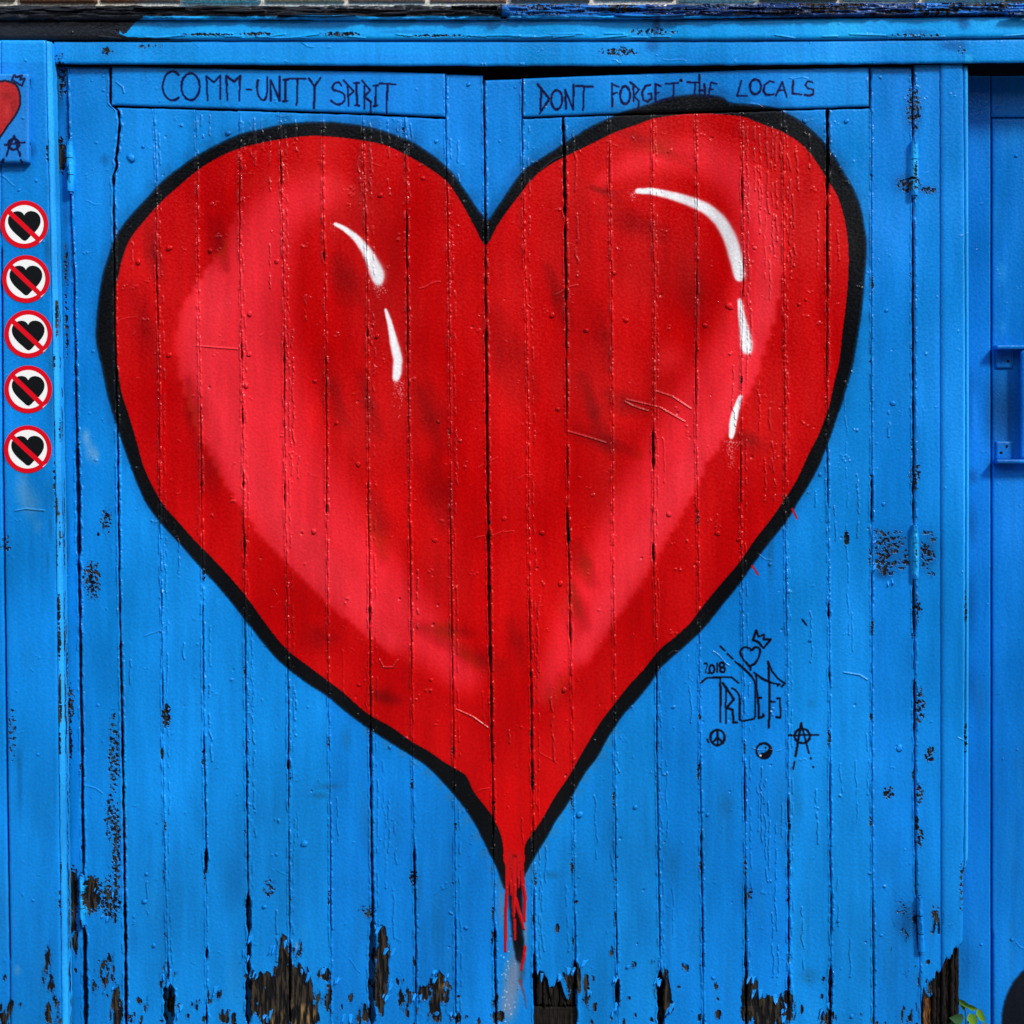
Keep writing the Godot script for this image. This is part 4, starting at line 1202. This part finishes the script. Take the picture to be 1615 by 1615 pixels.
func make_side_panel() -> void:
	var z := 0.055
	var t := thing("boarded_panel", "blue boarded shopfront panel at the left edge, behind the plaque and stickers", "panel", vec(0, MID + EYE * PX, z))
	var base := -t.position
	var right := func(y): return at_depth(lerp_list([[60, 71], [200, 74], [400, 79], [800, 87], [1200, 92], [1615, 97]], y) + wob.get_noise_2d(y * 2.0, 66.0) * 0.7, z)
	var seam := func(y): return at_depth(lerp_list([[60, 1], [400, 2], [700, 4], [1000, 8], [1200, 10.5], [1500, 15], [1660, 16.5]], y) + wob.get_noise_2d(y * 1.5, 67.0) * 0.6, z)
	var gap := func(y): return 0.4 if y < 395 else (3.2 if y < 1500 else 1.5)
	var top := at_depth(63.0, z)
	put("plank", board(func(y): return seam.call(y) + gap.call(y) * 0.5, right, func(x): return top + wob.get_noise_2d(x * 2.0, 4.0) * 0.5, func(_x): return 1655.0, z, 0.054, 8, 220, 2.0), paint, t).position = base
	raw_or_shaded_sides = false
	var strip_l := func(y): return right.call(y) + 0.4
	var strip_r := func(y): return right.call(y) + 8.0 + 0.8 * wob.get_noise_2d(y * 3.0, 61.0)
	put("edge_strip", board(strip_l, strip_r, func(_x): return top + 1.0, func(_x): return 1655.0, z - 0.002, 0.05, 3, 260, 1.5, Vector2(-250, 0), func(x, y): return -0.0016 * maxf(0.0, x - right.call(y) - 2.0)), paint, t).position = base
	put("plank", board(func(_y): return -98.0, func(y): return seam.call(y) - gap.call(y) * 0.5, func(_x): return top, func(_x): return 1655.0, z - 0.001, 0.053, 6, 160, 2.0), paint, t).position = base
	put("plank", board(func(_y): return -199.0, func(_y): return -99.5, func(_x): return top, func(_x): return 1655.0, z + 0.001, 0.053, 6, 80, 2.0, Vector2(100, 0)), paint, t).position = base
	for p in [[40, 95], [30, 300], [57, 285], [60, 1190], [52, 1420]]:
		put("nail", dome(at_depth(p[0], z), at_depth(p[1], z), z, 2.6, 0.0016), paint, t).position = base


func make_side_door() -> void:
	var z := -0.10
	var t := thing("side_door", "recessed blue door at the right edge with a D-shaped pull handle", "door", vec(1600, MID + EYE * PX, z))
	var base := -t.position
	var fx := func(p): return at_depth(p, z)
	put("lintel", slab(1500, 1830, 94, at_depth(104, -0.08), -0.08, 0.12, 2.0, 3, 2), paint, t).position = base
	put("stile", board(func(_y): return 1490.0, func(y): return fx.call(1562.5) + wob.get_noise_2d(y, 12.0) * 0.4, func(_x): return fx.call(100.0), func(_x): return 1655.0, z, 0.05, 4, 120, 1.6), paint, t).position = base
	put("top_rail", slab(fx.call(1564.5), 1840, fx.call(104.0), fx.call(184.0), z - 0.002, 0.045, 1.6, 3, 3), paint, t).position = base
	put("panel", board(func(y): return fx.call(1565.0) + (1.8 if y > 1480 else 0.5) + wob.get_noise_2d(y, 13.0) * 0.4, func(_y): return 1840.0, func(_x): return fx.call(186.5), func(_x): return 1655.0, z - 0.001, 0.045, 5, 120, 1.6), paint, t).position = base
	for p in [[1603, 246], [1548, 1490], [1596, 1482]]:
		put("nail", dome(fx.call(p[0]), fx.call(p[1]), z, 2.6, 0.0018), paint, t).position = base
	# handle
	var h := Node3D.new()
	h.name = "handle"
	t.add_child(h)
	h.position = base
	for q in [[566, 1.0], [711, -1.0]]:
		var y: float = q[0]
		var pl := slab(fx.call(1570.0), fx.call(1597.0), fx.call(y - 15.0), fx.call(y + 15.0), z + 0.005, 0.005, 1.6, 2, 2)
		put("bracket", pl, paint, h)
		var ye := fx.call(549.5 if q[1] > 0 else 728.5) as float
		var arm := slab(fx.call(1566.0), fx.call(1640.0), ye - 3.2, ye + 3.2, z + 0.034, 0.034, 1.2, 6, 2)
		put("arm", arm, paint, h)
		for s in ([[1589, 570]] if q[1] > 0 else [[1587, 704], [1578, 714]]):
			put("screw", dome(fx.call(s[0]), fx.call(s[1]), z + 0.005, 2.4, 0.0015), dark_wood, h)
	var g := slab(fx.call(1605.0), fx.call(1643.0), fx.call(553.0), fx.call(725.0), z + 0.031, 0.012, 2.5, 3, 10)
	put("grip", g, paint, h)


func zplank(k: int) -> Callable:
	var a := wob.get_noise_2d(k * 91.0, 3.0) * 0.0025
	return func(x, y): return a + 0.0012 * wob.get_noise_2d(y * 0.12, k * 17.0) + 0.0006 * wob.get_noise_2d(x * 0.6, y * 0.25 + k * 40.0)


func lips(j0: String, j1: String) -> Callable:   # old paint that has run together along the seams, m
	return func(y, side):
		var j := j0 if side < 0 else j1
		var k: int = hash(j) % 733
		var a := wob.get_noise_2d(y * 0.7, k + side * 9.0) * 1.6 + 0.25 + 0.6 * wob.get_noise_2d(y * 4.0, k * 3.0)
		var open := clampf(joint_gap(j, y) / 3.0, 0.0, 1.0)
		return clampf(a, 0.0, 1.2) * 0.0030 * (1.0 - 0.55 * open) + (0.0004 if side < 0 else 0.0)


func flakes(t: Node3D, base: Vector3, list: Array) -> void:   # curls of paint that stand off the bare wood
	for p in list:
		for q in 2:
			var w := rng.randf_range(3, 9)
			var h := rng.randf_range(5, 14)
			var x0: float = p[0] + rng.randf_range(-7, 7)
			var y0: float = p[1] + rng.randf_range(-8, 8)
			var out := rng.randf_range(0.002, 0.007)
			var lean := rng.randf_range(-0.3, 0.3)
			var m := board(func(y): return x0 + (y - y0) * lean, func(y): return x0 + w * (1.0 - 0.6 * (y - y0) / h) + (y - y0) * lean, func(x): return y0 + 1.5 * sin(x * 1.7), func(x): return y0 + h + 2.0 * sin(x * 1.3 + y0), 0.0012, 0.0009, 2, 5, 0.5, Vector2(rng.randf_range(240, 420) - x0, 1240 - y0), func(_x, y): return out * pow(clampf((y - y0) / h, 0.0, 1.0), 2.0))
			put("paint_flake", m, paint, t).position = base


func leaf_nails(t: Node3D, base: Vector3, list: Array) -> void:
	for p in list:
		put("nail", dome(p[0], p[1], 0.0015, p[2] if p.size() > 2 else 3.0, 0.0014), paint, t).position = base


func hinge(t: Node3D, base: Vector3, x: float, y0: float, y1: float, lean: float, r := 6.2) -> void:
	var h := Node3D.new()
	h.name = numbered("hinge", t)
	t.add_child(h, true)
	h.position = base
	var step := (y1 - y0) / 3.0
	for k in 3:
		var a := y0 + step * k + 0.6
		var b := y0 + step * (k + 1) - 0.6
		var z := 0.008
		put("knuckle", tube([[x + lean * (a - y0), a, z, r - 0.8], [x + lean * (a - y0), a + 1.5, z, r], [x + lean * (b - y0), b - 1.5, z, r], [x + lean * (b - y0), b, z, r - 0.8]], 14), paint, h)
	put("pin", tube([[x, y0 - 3, 0.008, r * 0.5], [x, y0 + 3, 0.008, r * 0.55]], 10), paint, h)
	put("pin", tube([[x + lean * (y1 - y0), y1 - 3, 0.008, r * 0.55], [x + lean * (y1 - y0), y1 + 2.5, 0.008, r * 0.5]], 10), paint, h)


func make_leaf_left() -> void:
	var t := thing("door_leaf", "left leaf of the blue double door, lettered COMM-UNITY SPIRIT above half the heart", "door", vec(450, MID + EYE * PX, 0))
	var base := -t.position
	var foot := func(x): return 1650.0 + 6.0 * wob.get_noise_2d(x * 1.2, 1.0)
	var rail_low := func(x): return lerp_list([[170, 168], [400, 174.5], [620, 182], [705, 187]], x)
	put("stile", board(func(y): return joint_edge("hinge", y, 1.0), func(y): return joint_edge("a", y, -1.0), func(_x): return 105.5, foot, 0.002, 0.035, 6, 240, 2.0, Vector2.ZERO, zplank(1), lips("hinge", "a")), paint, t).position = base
	put("stile", board(func(y): return joint_edge("i", y, 1.0), func(y): return joint_edge("centre", y, -1.0), func(x): return 116.8 + (x - 705) * 0.03, foot, 0.001, 0.035, 6, 240, 1.6, Vector2.ZERO, zplank(2), lips("i", "centre")), paint, t).position = base
	put("top_rail", board(func(_y): return 176.5, func(_y): return 702.3, func(x): return lerp_list([[175, 104.5], [400, 110], [600, 113.5], [705, 116.5]], x) + wob.get_noise_2d(x * 1.5, 8.0) * 0.5, func(x): return rail_low.call(x) - 1.6 + wob.get_noise_2d(x * 2.0, 7.0) * 0.9, 0.005, 0.035, 40, 5, 1.8), paint, t).position = base
	var js := ["a", "b", "c", "d", "e", "f", "g", "h", "i"]
	for k in 8:
		var a: String = js[k]
		var b: String = js[k + 1]
		var tops := func(x): return rail_low.call(x) + 1.0 + wob.get_noise_2d(x * 2.5, 5.0) * 1.4
		put("plank", board(func(y): return joint_edge(a, y, 1.0), func(y): return joint_edge(b, y, -1.0), tops, foot, 0.0, 0.03, 6, 420, 1.2, Vector2.ZERO, zplank(10 + k), lips(a, b)), paint, t).position = base
	leaf_nails(t, base, [[150, 114], [163, 120], [163, 143, 2.4], [145, 128, 2.4], [152, 225], [207, 249, 6.5], [226, 231, 2.2], [240, 134], [147, 554, 3.6], [152, 726, 3.6], [218, 413, 4.5], [267, 560, 4.5], [393, 559, 4.2], [388, 608, 4.5], [267, 391, 5.0], [332, 395, 3.5], [394, 495, 4.5], [360, 210, 4.0], [667, 281, 4.0], [600, 308, 4.0], [437, 412, 4.0], [565, 732, 4.5], [495, 838, 4.5], [686, 852, 4.0], [531, 667, 3.4], [497, 601, 3.4], [595, 530, 4.0], [691, 665, 3.0], [566, 1080, 3.2], [680, 1072, 3.0], [480, 1331, 5.5], [417, 1430, 3.2], [735, 1463, 3.4], [688, 223, 3.4], [739, 133, 3.6], [615, 1178, 3.0], [231, 1378, 3.0], [228, 1422, 4.0], [243, 1491, 3.2], [155, 1112, 3.0]])
	raw_or_shaded_sides = false
	flakes(t, base, [[392, 1480], [405, 1535], [388, 1500], [430, 1490], [452, 1480], [480, 1530], [500, 1530], [524, 1545], [545, 1600], [420, 1600], [594, 1462], [612, 1500], [618, 1545], [604, 1570], [655, 1570], [680, 1535], [708, 1530], [712, 1590], [262, 1545], [285, 1590], [340, 1560], [148, 1390], [160, 1440], [170, 1560], [180, 1400]])
	raw_or_shaded_sides = true
	# an empty screw hole is a small dark plug
	put("screw", dome(155.5, 842.5, 0.002, 3.4, 0.0008), black_void, t).position = base
	hinge(t, base, 111.5, 224, 304, 0.02, 5.8)
	hinge(t, base, 130.0, 1378, 1458, 0.02, 4.6)


func make_leaf_right() -> void:
	var t := thing("door_leaf", "right leaf of the blue double door, lettered DONT FORGET THE LOCALS above half the heart", "door", vec(1100, MID + EYE * PX, 0))
	var base := -t.position
	var foot := func(x): return 1650.0 + 6.0 * wob.get_noise_2d(x * 1.2, 1.0)
	var rail_low := func(x): return lerp_list([[820, 187], [950, 182], [1100, 177.5], [1375, 170]], x)
	put("stile", board(func(y): return joint_edge("centre", y, 1.0), func(y): return joint_edge("k", y, -1.0), func(x): return 127.0 - (x - 766) * 0.03, foot, 0.001, 0.035, 6, 240, 1.6, Vector2.ZERO, zplank(3), lips("centre", "k")), paint, t).position = base
	put("stile", board(func(y): return joint_edge("s", y, 1.0), func(y): return joint_edge("hinge_right", y, -1.0), func(_x): return 105.5, foot, 0.002, 0.035, 6, 240, 2.0, Vector2.ZERO, zplank(4), lips("s", "hinge_right")), paint, t).position = base
	put("top_rail", board(func(_y): return 824.6, func(_y): return 1369.8, func(x): return lerp_list([[824, 124.5], [1000, 117.5], [1200, 110], [1370, 106]], x) + wob.get_noise_2d(x * 1.5, 18.0) * 0.5, func(x): return rail_low.call(x) - 1.6 + wob.get_noise_2d(x * 2.0, 17.0) * 0.9, 0.005, 0.035, 40, 5, 1.8), paint, t).position = base
	var js := ["k", "l", "m", "n", "o", "p", "q", "r", "s"]
	var torn := [[843, 1532], [848, 1536], [854, 1548], [857, 1575], [862, 1562], [867, 1545], [873, 1542], [880, 1570], [886, 1580], [892, 1560], [897, 1545], [901, 1536], [906, 1530]]
	for k in 8:
		var a: String = js[k]
		var b: String = js[k + 1]
		var tops := func(x): return rail_low.call(x) + 1.0 + wob.get_noise_2d(x * 2.5, 5.0) * 1.4
		var low := foot
		if k == 0:
			low = func(x): return lerp_list(torn, x) + 3.0 * wob.get_noise_2d(x * 16.0, 2.0)
		put("plank", board(func(y): return joint_edge(a, y, 1.0), func(y): return joint_edge(b, y, -1.0), tops, low, 0.0, 0.03, 14 if k == 0 else 6, 420, 1.2, Vector2.ZERO, zplank(20 + k), lips(a, b)), paint, t).position = base
	# the ledge of the frame behind the torn foot
	put("back_rail", board(func(_y): return 838.0, func(_y): return 925.0, func(x): return 1590.0 + 1.2 * wob.get_noise_2d(x * 3.0, 2.0), func(_x): return 1650.0, -0.010, 0.03, 16, 14, 1.5, Vector2.ZERO, func(x, y): return 0.003 * wob.get_noise_2d(x * 0.7, y * 4.0)), dark_wood, t).position = base
	for q in [[846, 856, 1520, -0.010], [857, 868, 1525, -0.006], [869, 882, 1520, -0.012], [883, 893, 1515, -0.008], [894, 904, 1510, -0.012]]:
		put("splinter", board(func(y): return q[0] + 1.5 * wob.get_noise_2d(y * 4.0, q[0]), func(y): return q[1] + 1.5 * wob.get_noise_2d(y * 4.0, q[1]), func(_x): return float(q[2]), func(x): return 1588.0 + 10.0 * wob.get_noise_2d(x * 12.0, 3.0), float(q[3]), 0.01, 3, 24, 1.2), dark_wood, t).position = base
	raw_or_shaded_sides = false
	flakes(t, base, [[850, 1532], [878, 1540], [900, 1528], [915, 1510], [928, 1560], [972, 1545], [968, 1585], [1040, 1545], [1056, 1590], [1180, 1545], [1190, 1560], [1215, 1570], [1235, 1580], [1225, 1600], [1300, 1585], [1380, 850], [1400, 905], [1385, 890]])
	raw_or_shaded_sides = true
	leaf_nails(t, base, [[795, 818, 5.0], [871, 497, 4.5], [925, 521, 4.0], [968, 430, 4.0], [988, 505, 4.0], [1112, 513, 4.0], [1150, 483, 6.5], [855, 840, 4.2], [884, 920, 4.5], [890, 1088, 4.5], [1132, 841, 4.5], [1165, 851, 3.6], [1055, 811, 4.0], [880, 645, 3.4], [1260, 480, 2.8], [1271, 473, 2.6], [1388, 122, 3.4], [1335, 191, 4.0], [1269, 191, 4.0], [995, 82, 3.6], [1398, 490, 3.2], [1408, 636, 4.5], [1393, 795, 3.4], [1418, 1180, 6.0], [914, 1285, 5.5], [1002, 1273, 3.4], [1116, 1285, 3.0], [1278, 1010, 3.0], [1322, 1452, 3.2], [1390, 1475, 3.2], [1343, 1603, 3.2], [990, 1525, 3.0], [1125, 1542, 3.0], [812, 138, 2.4], [788, 223, 2.8], [1081, 152, 2.4], [1293, 748, 3.4], [1215, 890, 3.0]])
	hinge(t, base, 1441.0, 224, 310, 0.0, 6.2)
	hinge(t, base, 1442.0, 828, 913, 0.02, 4.8)
	hinge(t, base, 1449.0, 1414, 1500, 0.04, 5.0)


func make_plaque() -> void:
	var z := 0.075
	var t := thing("heart_plaque", "square wooden plaque with a small red heart, crown and circled A, on the left panel", "plaque", vec(-20, 190, z))
	var x1 := at_depth(45.0, z)
	var sx := 45.0 - x1
	var m := slab(-98.0, x1, at_depth(116.0, z), at_depth(256.0, z), z, 0.0195, 1.8, 6, 6, Vector2(sx, 1545.0 + 116.0 - at_depth(116.0, z)))
	put("board", m, paint, t).position = -t.position
	put("nail", dome(at_depth(36, z), at_depth(186, z), z, 2.6, 0.0016), paint, t).position = -t.position


func sticker_image() -> Image:
	var s := 256
	var im := Image.create(s, s, false, Image.FORMAT_RGBA8)
	im.fill(c8(222, 6, 30))
	var disc := []
	for k in 96:
		disc.append([128 + 103 * cos(TAU * k / 96), 128 + 103 * sin(TAU * k / 96)])
	fill(im, disc, c8(250, 250, 250), 1.0, 0.0)
	var k2 := 128.0 / 142.0
	var half := [[0, -55], [8, -66], [24, -76], [48, -78], [74, -68], [92, -46], [97, -18], [88, 12], [66, 42], [36, 70], [2, 98]]
	var heart := []
	for p in half:
		heart.append([128 + p[0] * k2, 128 + p[1] * k2])
	for k in range(half.size() - 2, 0, -1):
		heart.append([128 - half[k][0] * k2, 128 + half[k][1] * k2])
	fill(im, curve(heart, 5, true), c8(14, 17, 20), 1.0, 0.0)
	var a := Vector2(128 - 112 * k2, 128 - 96 * k2)
	var b := Vector2(128 + 98 * k2, 128 + 104 * k2)
	var side := (b - a).orthogonal().normalized() * 13.0
	var bar := []
	for p in [a + side, b + side, b - side, a - side]:
		bar.append([p.x, p.y])
	fill(im, bar, c8(226, 8, 30), 1.0, 0.0)
	var n := []
	for p in [[206, 222], [230, 204], [233, 208], [209, 227]]:
		n.append([float(p[0]), float(p[1])])
	fill(im, n, c8(236, 226, 228), 1.0, 0.0)
	return im


func make_stickers() -> void:
	var z := 0.0555
	var mat := StandardMaterial3D.new()
	mat.resource_name = "sticker_print"
	mat.albedo_texture = ImageTexture.create_from_image(sticker_image())
	mat.roughness = 0.5
	mat.metallic_specular = 0.25
	var v := PackedVector3Array()
	var n := PackedVector3Array()
	var uv := PackedVector2Array()
	var idx := PackedInt32Array()
	var seg := 56
	var r := 37.6 * (D - z) / D / PX
	v.append(Vector3(0, 0, 0.0008))
	n.append(Vector3(0, 0, 1))
	uv.append(Vector2(0.5, 0.5))
	for q in [[1.0, 0.0008, 0.0], [1.0, 0.0008, 1.0], [1.0, -0.0006, 1.0]]:
		for k in seg:
			var a := TAU * k / seg
			v.append(Vector3(cos(a) * r * q[0], sin(a) * r * q[0], q[1]))
			n.append(Vector3(cos(a), sin(a), 0) if q[2] > 0 else Vector3(0, 0, 1))
			uv.append(Vector2(0.5 + 0.497 * cos(a), 0.5 - 0.497 * sin(a)))
	for k in seg:
		var k2 := (k + 1) % seg
		idx.append_array([0, 1 + k2, 1 + k])
		idx.append_array([1 + seg + k, 1 + seg + k2, 1 + seg * 2 + k, 1 + seg + k2, 1 + seg * 2 + k2, 1 + seg * 2 + k])
	var m := mesh_of(v, n, uv, idx)
	var words := ["topmost of five round stickers with a struck-out black heart, just below the plaque", "second from the top of five round stickers with a struck-out black heart", "middle one of five round stickers with a struck-out black heart", "fourth from the top of five round stickers with a struck-out black heart", "lowest of five round struck-out heart stickers, set apart by a wider gap"]
	var spots := [[38.5, 354.0, 0.5], [41.0, 440.0, 0.0], [44.6, 526.7, 0.6], [44.5, 614.0, -0.5], [43.8, 708.5, 1.0]]
	for k in 5:
		var o := put("sticker", m, mat)
		o.position = vec(at_depth(spots[k][0], z), at_depth(spots[k][1], z), z)
		o.rotation.z = deg_to_rad(spots[k][2])
		tag(o, words[k], "sticker", "round struck-out heart stickers in a column")


func leaf_mesh(length: float, width: float, curl: float) -> ArrayMesh:
	var v := PackedVector3Array()
	var n := PackedVector3Array()
	var uv := PackedVector2Array()
	var idx := PackedInt32Array()
	var steps := 9
	for k in steps + 1:
		var t := float(k) / steps
		var w := width * sin(pow(t, 0.8) * PI) * (1.0 + 0.12 * sin(t * 40.0)) + 0.0002
		var z := curl * sin(t * PI * 0.9) * length
		for s in [-1.0, -0.5, 0.0, 0.5, 1.0]:
			v.append(Vector3(t * length, s * w * 0.5, z + absf(s) * w * 0.22))
			n.append(Vector3(-curl * cos(t * PI), -s * 0.4, 1).normalized())
			uv.append(Vector2(t, s * 0.5 + 0.5))
	for k in steps:
		for s in 4:
			var a := k * 5 + s
			idx.append_array([a, a + 1, a + 5, a + 1, a + 6, a + 5])
	return mesh_of(v, n, uv, idx)


func make_weed() -> void:
	var t := thing("weed", "small green weed growing from the broken foot of the right door post", "plant", vec(1518, MID + EYE * PX, 0.03))
	var base := -t.position
	var stem := plain("weed_stem", c8(70, 92, 40), 0.8)
	var greens := []
	for c in [c8(96, 140, 40), c8(74, 120, 38), c8(50, 86, 52), c8(36, 62, 34)]:
		var m := plain("weed_leaf", c, 0.6)
		m.backlight_enabled = true
		m.backlight = c.darkened(0.5)
		m.cull_mode = BaseMaterial3D.CULL_DISABLED
		greens.append(m)
	for l in [[[1516, 1666, 0.03, 1.2], [1518, 1620, 0.034, 1.0], [1515, 1585, 0.04, 0.8], [1508, 1568, 0.045, 0.5]], [[1518, 1666, 0.035, 1.2], [1522, 1625, 0.05, 1.0], [1531, 1590, 0.055, 0.8], [1538, 1580, 0.055, 0.5]], [[1514, 1666, 0.03, 1.1], [1505, 1625, 0.045, 0.9], [1508, 1596, 0.05, 0.6]], [[1520, 1666, 0.04, 1.1], [1535, 1630, 0.06, 0.9], [1545, 1610, 0.065, 0.5]]]:
		put("stem", tube(l, 7), stem, t).position = base
	# [x, y, z, length px, width px, angle deg (0 = right, down positive), tilt, green]
	for q in [[1504, 1567, 0.045, 22, 9, 32, 0.15, 1], [1516, 1575, 0.05, 18, 9, 22, 0.1, 0], [1519, 1587, 0.055, 22, 15, 64, 0.1, 0], [1531, 1580, 0.055, 24, 11, 60, 0.12, 0], [1511, 1596, 0.05, 27, 17, 188, 0.06, 2], [1538, 1602, 0.06, 20, 12, 50, 0.1, 1], [1514, 1604, 0.05, 22, 14, 80, 0.1, 3], [1500, 1606, 0.05, 22, 14, 150, 0.08, 2], [1528, 1604, 0.05, 18, 12, 100, 0.1, 3], [1545, 1612, 0.062, 18, 11, 30, 0.1, 1], [1524, 1590, 0.052, 16, 10, 130, 0.1, 3], [1507, 1572, 0.045, 14, 7, 70, 0.1, 3]]:
		var o := put("leaf", leaf_mesh(q[3] / PX, q[4] / PX, q[6]), greens[q[7]], t)
		o.position = vec(q[0], q[1], q[2]) + base
		o.rotation = Vector3(0.25 * sin(q[0]), 0.3 * cos(q[1]), -deg_to_rad(q[5]))
